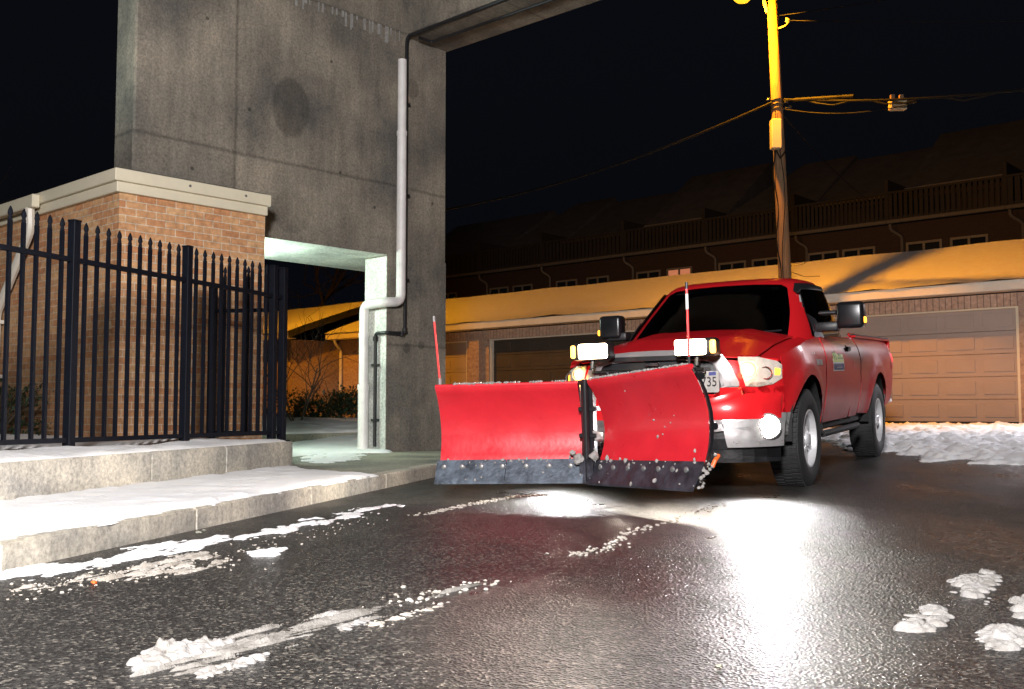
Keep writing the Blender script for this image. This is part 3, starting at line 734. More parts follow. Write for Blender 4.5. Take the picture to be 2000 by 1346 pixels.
# ------------------------------------------------------------------ garages
GS = 18.05
def ga(u, s=GS):
    k = (u-1000)/2000; Y = s/(.673*k+.74); return WL(Vector((k*Y, Y, 0)))[0]
def garage_block(name, a0, a1, s0, doors, label, zb=.42, ridge=3.84, pil=()):
    r = lroot(name, 0, 0); EZ = 2.66
    front = 2.62
    bm = bmesh.new(); xs = [a0]
    for d0, d1, *_ in doors: xs += [d0, d1]
    xs.append(a1)
    for i in range(0, len(xs), 2): box(bm, xs[i], xs[i+1], s0, s0+.25, zb-.3, 2.58)
    box(bm, a0, a0+.25, s0+.251, s0+6, zb-.3, 2.6); box(bm, a1-.25, a1, s0+.251, s0+6, zb-.3, 2.6)
    box(bm, a0+.251, a1-.251, s0+5.75, s0+6, zb-.3, 2.6)
    obj('wall', bm, 'gbrick', r)
    bm = bmesh.new()
    for d0, d1, *_ in doors: box(bm, d0, d1, s0-.012, s0+.24, 2.33+.03, 2.579)
    obj('soldier_course', bm, 'soldier', r)
    for d0, d1, mt in doors:
        bm = bmesh.new(); z0 = zb+.02
        n = 5; hz = (2.33+.02-z0)/n; npan = max(2, round((d1-d0)/.62))
        for i in range(n):
            box(bm, d0+.05, d1-.05, s0+.12, s0+.16, z0+i*hz+.004, z0+(i+1)*hz-.004)
            pw_ = (d1-d0-.1)/npan
            for j in range(npan):
                x0 = d0+.05+j*pw_
                box(bm, x0+.07, x0+pw_-.07, s0+.1125, s0+.119, z0+i*hz+.08, z0+(i+1)*hz-.08, bev=.004)
        dr = obj('door', bm, mt, r)
        bm = bmesh.new(); box(bm, d0+.05, d1-.05, s0+.115, s0+.165, z0-.025, z0); obj('door_seal', bm, 'black', dr)
        bm = bmesh.new(); box(bm, d0-.0, d0+.05, s0+.03, s0+.2, zb-.2, 2.33); box(bm, d1-.05, d1+.0, s0+.03, s0+.2, zb-.2, 2.33); box(bm, d0, d1, s0+.03, s0+.2, 2.331, 2.359)
        obj('door_frame', bm, 'trim' if mt == 'gdoor' else 'gutter', r)
    # pilasters
    if pil:
        bm = bmesh.new()
        for x in pil: box(bm, x-.17, x+.17, s0-.12, s0-.002, zb-.3, 2.56)
        obj('pilaster', bm, 'gbrick', r)
    # fascia, gutter
    bm = bmesh.new(); box(bm, a0-.2, a1+.2, s0-.34, s0-.24, 2.60, 2.76, bev=.008); box(bm, a0-.2, a1+.2, s0-.239, s0+.0, 2.60, 2.62); obj('gutter', bm, 'gutter', r)
    # roof: slab with snow
    rs = s0+3.0
    def roofbm(z_off, t, over, wav=0):
        b = bmesh.new(); pr = [(s0-.32-over, 2.74+z_off-over*.38), (rs, ridge+z_off), (s0+6.35+over, 2.74+z_off-over*.38)]
        n = max(2, int((a1-a0+.5)/.35)); rows = []
        for i in range(n+1):
            x = a0-.25+(a1-a0+.5)*i/n; row = []
            for k in range(13):
                tt = k/6.; q = pr[0] if tt < 1 else pr[1]; q2 = pr[1] if tt < 1 else pr[2]; f = tt-(0 if tt < 1 else 1)
                s_ = lerp(q[0], q2[0], f); z_ = lerp(q[1], q2[1], f)
                dz = wav*mnoise.noise(Vector((x*.7, s_*.9, 3)))
                if k in (0, 12): dz += wav*1.5*mnoise.noise(Vector((x*2.2, 0, 8)))-.03
                row.append(b.verts.new((x, s_, z_+dz)))
            rows.append(row)
        for A_, B_ in zip(rows, rows[1:]):
            for k in range(12): b.faces.new((A_[k], A_[k+1], B_[k+1], B_[k]))
        bmesh.ops.solidify(b, geom=list(b.faces), thickness=t); return b
    obj('roof', roofbm(-.12, .04, -.12), 'black', r)
    rsn = obj('roof_snow', roofbm(.08, .16, .05, .022), 'roofsnow', r, smooth=True, uv=False)
    tag(r, label, 'garage'); return r
dA1, dA0 = ga(1993), ga(1993)-5.1
dB1 = ga(955)+.0
dB0 = ga(955); dB1 = dB0+5.1
mid = (dB1+dA0)/2
gL = ga(662)
doors = [(ga(868)-2.9, ga(915)-.25, 'gdoord')]
dC1 = ga(912); dC0 = dC1-4.2
g1 = garage_block('garage_row', gL, ga(2000)+9, GS,
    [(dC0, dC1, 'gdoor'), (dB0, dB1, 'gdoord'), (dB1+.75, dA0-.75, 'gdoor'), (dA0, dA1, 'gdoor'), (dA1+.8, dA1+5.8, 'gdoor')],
    'long low garage row under a snow covered roof lit orange', pil=(dB0-.4,))
bm = bmesh.new(); tube(bm, bend([(gL+.15, GS-.27, 2.62), (gL+.15, GS-.27, 2.5), (gL+.15, GS-.06, 2.3), (gL+.15, GS-.06, .4)], .06, 3), .045, 8); obj('downspout', bm, 'gutter', g1, smooth=True)
g2 = garage_block('garage_row', gL-16, gL-.6, GS-1.2, [(gL-9, gL-4.5, 'gdoord')], 'snow roofed garage block set forward left of the long row')
bm = bmesh.new(); tube(bm, bend([(gL-.75, GS-1.47, 2.62), (gL-.75, GS-1.47, 2.5), (gL-.75, GS-1.27, 2.25), (gL-.75, GS-1.27, .4)], .06, 3), .05, 8); obj('downspout', bm, 'gutter', g2, smooth=True)

# ------------------------------------------------------------------ dark town houses behind
HS = 36.0
def house(i, a0, a1, dz, lit):
    r = lroot('town_house', 0, 0, .62)
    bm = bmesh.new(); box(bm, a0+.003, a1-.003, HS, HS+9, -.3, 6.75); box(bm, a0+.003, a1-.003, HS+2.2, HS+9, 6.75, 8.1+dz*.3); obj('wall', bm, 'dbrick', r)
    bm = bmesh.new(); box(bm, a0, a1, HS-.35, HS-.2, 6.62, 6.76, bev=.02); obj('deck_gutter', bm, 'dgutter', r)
    bm = bmesh.new(); n = 22
    for k in range(n): box(bm, lerp(a0, a1, k/n)+.02, lerp(a0, a1, (k+1)/n)-.04, HS-.12, HS-.09, 6.8, 7.72)
    box(bm, a0, a1, HS-.16, HS-.04, 7.72, 7.80); box(bm, a0, a1, HS-.085, HS-.04, 6.78, 6.9)
    obj('deck_railing', bm, 'dwood', r)
    bm = bmesh.new(); box(bm, a1-.12, a1+.02, HS-.15, HS+2.2, 6.76, 8.25, bev=.01); obj('privacy_screen', bm, 'dwood', r)
    bm = bmesh.new(); z0 = 8.05+dz*.35; zr = z0+2.6+dz
    pr = [(HS+1.5, z0), (HS+5.5, zr), (HS+9.5, z0)]
    hip = 1.7 if i % 3 == 1 else 0
    v = [bm.verts.new((a, s, z)) for a, (s, z) in ((a0-.05, pr[0]), (a0-.05+hip, pr[1]), (a0-.05, pr[2]), (a1+.05, pr[0]), (a1+.05, pr[1]), (a1+.05, pr[2]))]
    bm.faces.new((v[0], v[1], v[4], v[3])); bm.faces.new((v[1], v[2], v[5], v[4])); bm.faces.new((v[0], v[2], v[1])); bm.faces.new((v[3], v[4], v[5])); bm.faces.new((v[0], v[3], v[5], v[2]))
    obj('roof', bm, 'roof', r)
    bm = bmesh.new(); box(bm, a0, a1, HS+1.38, HS+1.5, z0-.1, z0+.03); obj('roof_gutter', bm, 'dgutter', r)
    for k, c in enumerate((a0+(a1-a0)*.3, a0+(a1-a0)*.68)):
        bm = bmesh.new(); w, h = .62, .62; zt = 5.92
        for x0, x1, y0, y1 in ((-w, w, zt-.08, zt), (-w, -w+.08, zt-1.3, zt-.08), (w-.08, w, zt-1.3, zt-.08), (-.04, .04, zt-1.3, zt-.08), (-w, w, zt-1.38, zt-1.3)): box(bm, c+x0, c+x1, HS-.05, HS+.0, y0, y1)
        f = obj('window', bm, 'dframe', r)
        bm = bmesh.new(); box(bm, c-w+.08, c+w-.08, HS-.02, HS-.012, zt-1.3, zt-.08); obj('pane', bm, 'e_win' if (lit and k == 1) else 'glass', f)
    bm = bmesh.new(); tube(bm, bend([(a0+.12, HS-.28, 6.6), (a0+.12, HS-.28, 6.4), (a0+.45, HS-.07, 6.15), (a0+.45, HS-.07, .5)], .12, 3), .055, 6); obj('downspout', bm, 'dgutter', r, smooth=True)
    return r
labs = ['dark brick town house just right of the concrete pier', 'dark town house with a hipped roof left of the lit windows', 'dark town house with a sliver of lit window above the garage roof', 'dark town house directly above the pickup roof', 'dark town house partly behind the wooden utility pole', 'dark town house behind the overhead junction box', 'dark town house at the far right edge', 'dark town house hidden mostly behind the concrete pier']
hx = [-42, ga(940, HS), ga(1062, HS), ga(1223, HS), ga(1383, HS), ga(1560, HS), ga(1745, HS), ga(1980, HS), ga(1980, HS)+5]
for i in range(8):
    h = house(i, hx[i], hx[i+1], (0, .1, -.1, .35, .1, -.05, .3, 0)[i], i in (3,))
    tag(h, (['dark town house hidden mostly behind the concrete pier']+labs[:7])[i], 'house', 'row of dark town houses')

# ------------------------------------------------------------------ utility pole, street lamp and wires
up = empty('utility_pole', (0, 0, 0))
pb = LW(*WL(Vector((5.02, 18.9, 0)))); pb.z = .2
def at(u, v, Y):
    d = camray(u, v); return Vector((0, 0, CAMZ))+d*(Y/d.y)
pbase = at(1534, 560, 17.55); ptop = at(1508, 3, 17.2)
dirp = (ptop-pbase).normalized(); pfoot = pbase-dirp*((pbase.z-.2)/dirp.z)
bm = bmesh.new(); n = 14
tube(bm, [pfoot.lerp(ptop, i/n) for i in range(n+1)], .1, 18, rs=[lerp(.122, .088, i/n) for i in range(n+1)])
up.location = (0, 0, 0)
obj('pole_shaft', bm, 'wood', up, smooth=True)
def onpole(v):
    best = None
    for i in range(400):
        p_ = pfoot.lerp(ptop, i/399); d = p_-Vector((0, 0, CAMZ)); c, s = math.cos(PITCH), math.sin(PITCH)
        yc = d.y*c+d.z*s; zc = -d.y*s+d.z*c; vv = 673-2000*zc/yc
        if best is None or abs(vv-v) < best[0]: best = (abs(vv-v), p_)
    return best[1]
bm = bmesh.new(); c = onpole(268)+Vector((-.09, -.17, 0)); box(bm, c.x-.085, c.x+.085, c.y-.08, c.y+.08, c.z-.26, c.z+.25, bev=.012); obj('terminal_box', bm, 'boxm', up)
bm = bmesh.new()
for v in (196, 206, 215):
    c = onpole(v); tube(bm, [c+Vector((.11*math.cos(t), .11*math.sin(t), .01*math.sin(3*t))) for t in [i*math.pi/8 for i in range(17)]], .012, 5)
for (v, dx) in ((200, -.16), (213, .2), (204, .16)):
    c = onpole(v); tube(bm, [c, c+Vector((dx, -.06, .02))], .012, 6); lathe(bm, [(.02, -.03), (.03, 0), (.02, .03)], 8, 'x', Matrix.Translation(c+Vector((dx, -.06, .02))))
obj('pole_bracket', bm, 'pipeb', up)
bm = bmesh.new(); c = onpole(54); tube(bm, [c+Vector((.08, -.05, -.03)), c+Vector((.18, -.08, .0)), c+Vector((.23, -.08, .06)), c+Vector((.2, -.08, .1))], .012, 6); lathe(bm, [(.02, -.03), (.035, -.02), (.03, .03)], 8, 'z', Matrix.Translation(c+Vector((.22, -.08, .1)))); obj('insulator_hook', bm, 'boxm', up)
bm = bmesh.new()
a_, b_ = onpole(300), onpole(546)
tube(bm, [onpole(v)+Vector((-.105+.03*math.sin(v*.05), -.07, 0)) for v in range(290, 560, 15)], .011, 5)
tube(bm, [onpole(v)+Vector((-.02+.05*math.sin(v*.021), -.125, 0)) for v in range(215, 560, 15)], .008, 5)
tube(bm, [onpole(300)+Vector((-.08, -.14, 0)), onpole(315)+Vector((-.04, -.2, -.0)), onpole(300)+Vector((.07, -.16, 0))], .014, 6)
obj('pole_cable', bm, 'wire', up)
bm = bmesh.new(); c = onpole(520); tube(bm, [c+Vector((.1, -.03, 0)), c+Vector((.32, -.1, .03)), c+Vector((.33, -.1, .06))], .008, 5); tube(bm, [c+Vector((.1, -.03, -.1)), c+Vector((.3, -.1, -.19)), c+Vector((.55, -.2, -.2))], .007, 5); obj('step_bolt', bm, 'pipeb', up)
tag(up, 'leaning wooden utility pole standing behind the red pickup', 'pole')
sl = empty('street_lamp', (0, 0, 0))
arm0 = onpole(26)+Vector((-.11, -.05, 0)); lampc = at(1450, -5, 16.6)
bm = bmesh.new(); tube(bm, [arm0, arm0+Vector((-.10, -.05, .35)), arm0.lerp(lampc, .45)+Vector((0, 0, .62)), lampc+Vector((.15, .2, .24)), lampc+Vector((0, 0, .16))], .03, 8); obj('arm', bm, 'boxm', sl, smooth=True)
bm = bmesh.new(); lathe(bm, [(.02, .2), (.10, .17), (.18, .07), (.185, .03), (.17, .03)], 20, 'z', Matrix.Translation(lampc)); obj('lamp_head', bm, 'boxm', sl, smooth=True)
bm = bmesh.new(); lathe(bm, [(.16, .03), (.15, -.02), (.10, -.07), (.03, -.09)], 20, 'z', Matrix.Translation(lampc)); obj('lamp_glass', bm, 'e_street', sl, smooth=True)
tag(sl, 'glowing orange sodium street lamp on an arm at the pole top', 'street lamp')
lamp('street_lamp_light', 'SPOT', tuple(lampc+Vector((0, 0, -.22))), (1.0, .355, .010), 3000, radius=.09, direction=tuple(NN*.9+Vector((.1, 0, -.5))), angle=140, blend=.7)
sl2 = empty('street_lamp', (-7.0, 23.6, .3))
bm = bmesh.new(); tube(bm, [(0, 0, 0), (0, 0, 7.2), (.1, .3, 7.5), (.3, 1.1, 7.55)], .08, 10); obj('pole_shaft', bm, 'wood', sl2, smooth=True)
bm = bmesh.new(); lathe(bm, [(.02, .15), (.18, .07), (.185, 0), (.16, -.02)], 16, 'z', Matrix.Translation((.3, 1.2, 7.45))); obj('lamp_head', bm, 'boxm', sl2)
bm = bmesh.new(); lathe(bm, [(.15, -.021), (.10, -.07), (.03, -.09)], 16, 'z', Matrix.Translation((.3, 1.2, 7.45))); obj('lamp_glass', bm, 'e_street', sl2)
tag(sl2, 'orange street lamp hidden behind the concrete pier lighting the far garages', 'street lamp')
lamp('street_lamp_light', 'SPOT', (.3, 1.2, 7.3), (1.0, .37, .010), 2600, parent=sl2, radius=.09, direction=tuple(NN*.9+Vector((0, 0, -.5))), angle=150, blend=.7)
def sag(p, q, s, n=16): return [p.lerp(q, i/n)-Vector((0, 0, 4*s*(i/n)*(1-i/n))) for i in range(n+1)]
def wire(pts, r, label, name='overhead_cable', extra=None):
    bm = bmesh.new(); tube(bm, pts, r, 6); o = obj(name, bm, 'wire', uv=False, smooth=True); tag(o, label, 'cable', 'cables on the utility pole'); return o
w0 = onpole(204)
wire(sag(w0+Vector((-.1, -.1, 0)), at(600, 432, 24), .55), .022, 'thick black cable sagging left from the pole to behind the pier')
wr = sag(w0+Vector((.1, -.1, .05)), at(2150, 155, 13.5), .12)
wire(wr, .020, 'thick black cable bundle running right from the pole')
wire([p_+Vector((0, 0, .05*math.sin(i*1.7)-.03)) for i, p_ in enumerate(wr)], .013, 'looser cable twisted along the bundle right of the pole')
wire(sag(w0+Vector((.12, -.1, -.12)), at(1790, 200, 15.6), .12), .009, 'thin slack cable below the bundle right of the pole')
wire(sag(onpole(54)+Vector((.22, -.08, .1)), at(2150, 40, 9.5), .02), .005, 'lower thin wire from the hook near the pole top')
wire(sag(onpole(30)+Vector((.1, 0, 0)), at(2150, -70, 9.5), .02), .005, 'upper thin wire near the pole top')
wire(sag(w0+Vector((.1, 0, -.2)), at(1700, 395, 30), .1), .006, 'thin service wire dropping from the pole to the houses')
bm = bmesh.new()
for t, L in ((.09, .5), (.17, .55), (.235, .3)):
    p_ = wr[0].lerp(wr[-1], t); d = (wr[-1]-wr[0]).normalized(); tube(bm, [p_-d*L/2+Vector((0, 0, -.02)), p_+d*L/2+Vector((0, 0, -.02))], .035, 8)
spl = obj('cable_splice', bm, 'wire', uv=False); tag(spl, 'black splice sleeves on the cable bundle right of the pole', 'cable splice')
jb = empty('junction_box', tuple(at(1753, 205, 16.0)))
bm = bmesh.new(); box(bm, -.13, .13, -.07, .07, -.085, .085, bev=.015); obj('box_body', bm, 'boxm', jb)
bm = bmesh.new(); box(bm, -.11, -.05, -.03, .03, .085, .16); box(bm, .03, .09, -.03, .03, .085, .16); box(bm, -.05, .05, -.08, -.07, -.02, .02); obj('hanger', bm, 'wood', jb)
tag(jb, 'small beige junction box hanging on the overhead cables', 'junction box')

# ------------------------------------------------------------------ pickup truck
yaw, ptc, rl = R(240.7), R(-2.2), R(.6)
fw = Vector((math.cos(yaw)*math.cos(ptc), math.sin(yaw)*math.cos(ptc), math.sin(ptc)))
lf0 = Vector((-math.sin(yaw), math.cos(yaw), 0)); up0 = fw.cross(lf0)
lf = lf0*math.cos(rl)+up0*math.sin(rl); upv = fw.cross(lf)
TM = Matrix(((fw.x, lf.x, upv.x, 1.64), (fw.y, lf.y, upv.y, 9.01), (fw.z, lf.z, upv.z, 0.0), (0, 0, 0, 1)))
tr = empty('pickup_truck'); tr.matrix_world = TM
WBS = 3.22; AR = .50; AC = .43
ZSH = [(.95, .985), (.62, 1.06), (.3, 1.13), (-.1, 1.19), (-.5, 1.225), (-1, 1.245), (-2.24, 1.26)]
def zsh(x): return interp(x, ZSH) if x > -2.24 else 1.31
def ys(x, z):
    w = 1.0 - (.07*((x-.1)/.52)**2 if x > .1 else 0) - (.03*((-x-3.6)/.8)**2 if x < -3.6 else 0)
    w -= .10*max(0, (z-1.02)/.27)**2.0 + .055*max(0, (.88-z)/.35)**1.6
    for cx in (0, -WBS):
        r = math.hypot(x-cx, z-AC); w += .028*math.exp(-((r-AR-.02)/.07)**2)
    w += .012*math.exp(-((z-1.0)/.035)**2)*.4
    return w-.02
def xf(y, z):
    y = abs(y); return .97-.12*(y/.9)**2-.21*(y/.93)**6 - .5*max(0, z-.9)**1.6
def side(sgn, off=0): return lambda x, z: Vector((x, sgn*(ys(x, z)+off), z))
def front(off=0): return lambda y, z: Vector((xf(y, z)+off, y, z))
def zh(x, y):
    y = abs(y); zs = zsh(x); c = .115+.02*min(1, max(0, (.9-x)/.6))
    b = c*(1-(y/.93)**2.4)
    b += .014*math.exp(-((y-.42)/.07)**2)*min(1, max(0, (.8-x)*2))
    return zs+b-.12*max(0, x-.78)**1.5
def arch(cx, a0, a1, n=14): return [(cx+AR*math.cos(R(lerp(a0, a1, i/n))), AC+AR*math.sin(R(lerp(a0, a1, i/n)))) for i in range(n+1)]
def top_line(x0, x1, n=6, dz=0): return [(lerp(x0, x1, i/n), zsh(lerp(x0, x1, i/n))+dz) for i in range(n+1)]
for sg in (1, -1):
    # fender
    bm = bmesh.new()
    f = [(.60, .64)]+arch(0, 25, 172)+[(-.635, .49)]+top_line(-.635, .62, 8)+[(.62, .66)]
    patch(f, side(sg), .03, .055, bm)
    # cab corner
    b3 = bmesh.new(); patch([(-1.835, .50), (-2.22, .50)]+top_line(-2.22, -1.835, 2), side(sg), .03, .06, b3); obj('cab_corner', b3, 'paint', tr, smooth=True)
    # fender tops (between hood gap and shoulder)
    hp = [(x, lerp(.795, .77, (x+.2)/1.0)) for x in (-.42, 0, .4, .74)]
    tp = [(x, ys(x, zsh(x))) for x in (.66, .62, .4, .1, -.2, -.42)]
    b = patch(hp+tp, lambda x, y, s_=sg: Vector((x, s_*y, zh(x, y))), .02, .05); merge(bm, b)
    obj('fender', bm, 'paint', tr, smooth=True)
bm = bmesh.new()
# front face
fp = [(-.93, .62), (.93, .62), (.93, .98), (.8, 1.03), (.6, 1.06), (0, 1.09), (-.6, 1.06), (-.8, 1.03), (-.93, .98)]
patch(fp, front(), .03, .05, bm)
body = obj('front_panel', bm, 'paint', tr, smooth=True)
# cowl
bm = bmesh.new(); box(bm, -.5, -.15, -.85, .85, 1.05, 1.20)
obj('cowl', bm, 'paint', tr, smooth=True)
# hood
hp = [(x, lerp(.785, .76, (x+.2)/1.0)) for x in (-.30, 0, .4, .72)]
fr_ = [(xf(y, 1.07)+.005, y) for y in (.70, .6, .45, .3, .15, 0)]
poly = hp+fr_+[(x, -y) for x, y in reversed(hp+fr_[:-1])]
obj('hood', patch(poly, lambda x, y: Vector((x, y, zh(x, y)+.004)), .008, .05), 'paint', tr, smooth=True)
# doors
for sg in (1, -1):
    dpoly = [(-.652, .50), (-1.74, .50), (-1.815, .62)]+top_line(-1.815, -.652, 5)
    d = obj('door', patch(dpoly, side(sg, .004), .03, .055), 'paint', tr, smooth=True)
    bm = bmesh.new(); c = side(sg, .03)(-1.64, 1.165)
    box(bm, -.07, .07, -.012, .014, -.022, .022, Matrix.Translation(c), bev=.01); lathe(bm, [(.045, -.02), (.04, -.012)], 14, 'y', Matrix.Translation(side(sg, .022)(-1.64, 1.16)))
    obj('door_handle', bm, 'black', d, smooth=True)
    if sg == 1:
        so = lambda o_: side(1, o_)
        bm = patch([(-.90, .955), (-1.38, .955), (-1.38, 1.165), (-.90, 1.165)], so(.008), .002, .05); obj('magnet_sign', bm, 'whitep', d)
        bm = patch([(-.915, 1.035), (-1.365, 1.035), (-1.365, 1.155), (-.915, 1.155)], so(.0105), .002, .05)
        tag(obj('magnet_sign', bm, 'sgreen', d), 'yellow green panel of the magnetic sign')
        bm = patch([(-.915, .965), (-1.365, .965), (-1.365, 1.022), (-.915, 1.022)], so(.0105), .002, .05); tag(obj('magnet_sign', bm, 'navy', d), 'navy strip of the magnetic sign')
        bm = text_bm('VI', .12, lambda x, z: so(.0135)(-.99-x*1.3, 1.095+z)); obj('sign_mark', bm, 'dgreen', d)
        bm = patch([(-1.10, 1.07), (-1.34, 1.07), (-1.34, 1.077), (-1.10, 1.077)], so(.0135), .001, .05); obj('sign_mark', bm, 'dgreen', d)
        bm = text_bm('enn', .055, lambda x, z: so(.0135)(-1.21-x*1.6, 1.108+z)); obj('sign_mark', bm, 'dgreen', d)
        bm = text_bm('- - - - - - -', .05, lambda x, z: so(.0135)(-1.14-x*1.1, .992+z)); obj('sign_mark', bm, 'whitep', d)
# bed
bm = bmesh.new()
for sg in (1, -1):
    bpoly = [(-2.26, .50)]+[(cx, cz) for cx, cz in arch(-WBS, 172, 8)[::1]]
    bpoly = [(-2.26, .52), (-2.70, .50)]+arch(-WBS, 172, 8)[::-1][::-1]
    bpoly = [(-2.26, .52)]+[(-WBS+AR*math.cos(R(a)), AC+AR*math.sin(R(a))) for a in [8-0+i*(164/14) for i in range(15)]]+[(-4.30, .58), (-4.36, .66), (-4.36, 1.26), (-4.30, 1.315), (-2.26, 1.315)]
    patch(bpoly, side(sg), .03, .055, bm)
    patch([(-4.34, .90), (-2.26, .90), (-2.26, .965), (-4.34, .965)], lambda x, y, s_=sg: Vector((x, s_*(y-.03), 1.315)), .02, .2, bm)
    box(bm, -4.33, -2.27, sg*.80-.01, sg*.80+.01, .7, 1.30)
box(bm, -4.37, -4.34, -.93, .93, .66, 1.30); box(bm, -2.29, -2.26, -.86, .86, .6, 1.30); box(bm, -4.33, -2.3, -.79, .79, .72, .76)
obj('cargo_bed', bm, 'paint', tr, smooth=True)
for sg in (1, -1):
    bm = bmesh.new(); box(bm, -4.31, -2.28, sg*.885-.04, sg*.885+.04, 1.318, 1.332, bev=.004); obj('bed_rail_cap', bm, 'black', tr)
# rear bumper, mud flaps, taillights
bm = bmesh.new(); box(bm, -4.55, -4.38, -.92, .92, .56, .74, bev=.03, seg=2); obj('rear_bumper', bm, 'chrome', tr, smooth=True)
for sg in (1, -1):
    bm = patch([(-4.20, .96), (-4.355, .96), (-4.355, 1.22), (-4.20, 1.22), (-4.16, 1.1)], side(sg, .006), .012, .05); t = obj('tail_light', bm, 'redstick', tr, smooth=True)
    bm = patch([(-4.30, 1.05), (-4.35, 1.05), (-4.35, 1.14), (-4.30, 1.14)], side(sg, .012), .008, .03); obj('bulb', bm, 'e_red', t)
bm = bmesh.new(); box(bm, -3.86, -3.83, .66, .93, .28, .55, bev=.01); obj('mud_flap', bm, 'black', tr)
# underbody
bm = bmesh.new()
box(bm, -4.3, -.55, -.84, .84, .42, .62); box(bm, -.55, .75, -.52, .52, .38, 1.0); box(bm, -2.68, -.55, -.88, .88, .44, .7); box(bm, -4.2, -3.76, -.86, .86, .5, .8)
for cx in (0, -WBS): tube(bm, [(cx, -.75, .40), (cx, .75, .40)], .06, 10); lathe(bm, [(.05, -.13), (.15, -.05), (.15, .05), (.05, .13)], 14, 'y', Matrix.Translation((cx, .15, .38)))
tube(bm, [(-1.0, -.5, .36), (-4.1, -.55, .42)], .045, 8)
obj('underbody', bm, 'under', tr)
for cx in (0, -WBS):
    for sg in (1, -1):
        bm = bmesh.new()
        pts = [(cx+(AR+.035)*math.cos(R(a)), AC+(AR+.035)*math.sin(R(a))) for a in range(-2, 183, 8)]
        for (x0, z0), (x1, z1) in zip(pts, pts[1:]):
            v = [bm.verts.new(c) for c in ((x0, sg*.955, z0), (x1, sg*.955, z1), (x1, sg*.5, z1), (x0, sg*.5, z0))]; bm.faces.new(v)
        bm.faces.new([bm.verts.new((x, sg*.5, z)) for x, z in pts])
        bmesh.ops.remove_doubles(bm, verts=bm.verts, dist=.0005)
        obj('wheel_well', bm, 'under', tr)
# side step
bm = bmesh.new(); tube(bm, [(-.62, .93, .40), (-2.2, .93, .40)], .03, 8); obj('side_sill', bm, 'under', tr)
# greenhouse
GP = [(1.10, -.05, -2.235, .93), (1.22, -.16, -2.23, .915), (1.40, -.42, -2.20, .86), (1.60, -.70, -2.16, .785), (1.74, -.885, -2.13, .725), (1.80, -.975, -2.10, .69), (1.84, -1.06, -2.06, .64), (1.865, -1.17, -1.98, .55), (1.88, -1.32, -1.86, .38)]
def gint(z):
    z = max(1.10, min(1.88, z))
    for a, b in zip(GP, GP[1:]):
        if a[0] <= z <= b[0]:
            t = (z-a[0])/(b[0]-a[0]); return [lerp(a[i], b[i], t) for i in (1, 2, 3)]
NP = 4.2
def gx(y, z):
    f_, r_, b_ = gint(z); xc, a = (f_+r_)/2, (f_-r_)/2; return xc+a*max(0, 1-abs(y/b_)**NP)**(1/NP)-.05*(y/b_)**2
def gy(x, z):
    f_, r_, b_ = gint(z); xc, a = (f_+r_)/2, (f_-r_)/2; return b_*max(0, 1-abs((x-xc)/a)**NP)**(1/NP)
def shell(k_, dz=0):
    bm = bmesh.new(); rings = []; zs_ = [1.10, 1.16, 1.22, 1.255, 1.3, 1.35, 1.4, 1.45, 1.5, 1.55, 1.6, 1.65, 1.7, 1.74, 1.765, 1.785, 1.80, 1.82, 1.84, 1.853, 1.865, 1.873, 1.88]
    NS = 120
    for z in zs_:
        f_, r_, b_ = gint(z); xc, a = (f_+r_)/2, (f_-r_)/2; ring = []
        for j in range(NS):
            t = 2*math.pi*j/NS; c, s = math.cos(t), math.sin(t)
            x = xc+(a-k_)*math.copysign(abs(c)**(2/NP), c); y = (b_-k_)*math.copysign(abs(s)**(2/NP), s)
            if c > 0: x -= .05*(y/b_)**2
            ring.append(bm.verts.new((x, y, z-dz)))
        rings.append(ring)
    for A_, B_ in zip(rings, rings[1:]):
        for j in range(NS):
            f4 = (A_[j], A_[(j+1) % NS], B_[(j+1) % NS], B_[j])
            c = sum((v.co for v in f4), Vector())/4; z = c.z+dz; b_ = gint(z)[2]
            if c.x > -1.6 and abs(c.y)/b_ < .77 and 1.255 < z < 1.765 and c.x > gint(z)[0]-.35: continue
            if abs(c.y)/b_ > .90 and 1.30 < z < 1.74 and -1.76 < c.x < -.70-(z-1.3)*.72: continue
            bm.faces.new(f4)
    bm.faces.new(rings[-1])
    return bm
obj('cab', shell(0), 'paint', tr, smooth=True, ang=50)
obj('cab_lining', shell(.035, .02), 'cabtrim', tr, smooth=True, ang=50)
def wsh(off):
    return lambda k, z: (lambda b_: Vector((gx(k*b_, z)+off, k*b_, z+off*.8)))(gint(z)[2])
wp = [(-.80, 1.255), (-.4, 1.235), (0, 1.23), (.4, 1.235), (.80, 1.255), (.815, 1.5), (.80, 1.74), (.74, 1.775), (.4, 1.79), (0, 1.795), (-.4, 1.79), (-.74, 1.775), (-.80, 1.74), (-.815, 1.5)]
ws = obj('windshield', patch(wp, wsh(.008), .008, .06), 'autoglass', tr, smooth=True, ang=60)
def inset(P_, k, c): return [(c[0]+(x-c[0])*k, c[1]+(y-c[1])*k) for x, y in P_]
bm = bmesh.new(); ring_poly(bm, wp, inset(wp, .93, (0, 1.52)), wsh(.004), .003); obj('window_border', bm, 'black', ws)
for y0, y1 in ((-.62, .02), (.12, .68)):
    bm = bmesh.new()
    a_ = wsh(.03)(y0/.9, 1.275); b_ = wsh(.03)(y1/.9, 1.30); tube(bm, [a_, b_], .008, 5)
    obj('wiper', bm, 'black', ws)
bm = bmesh.new(); pts = [(-.62, 1.35), (-.63, 1.42), (-.54, 1.46), (-.52, 1.40)]
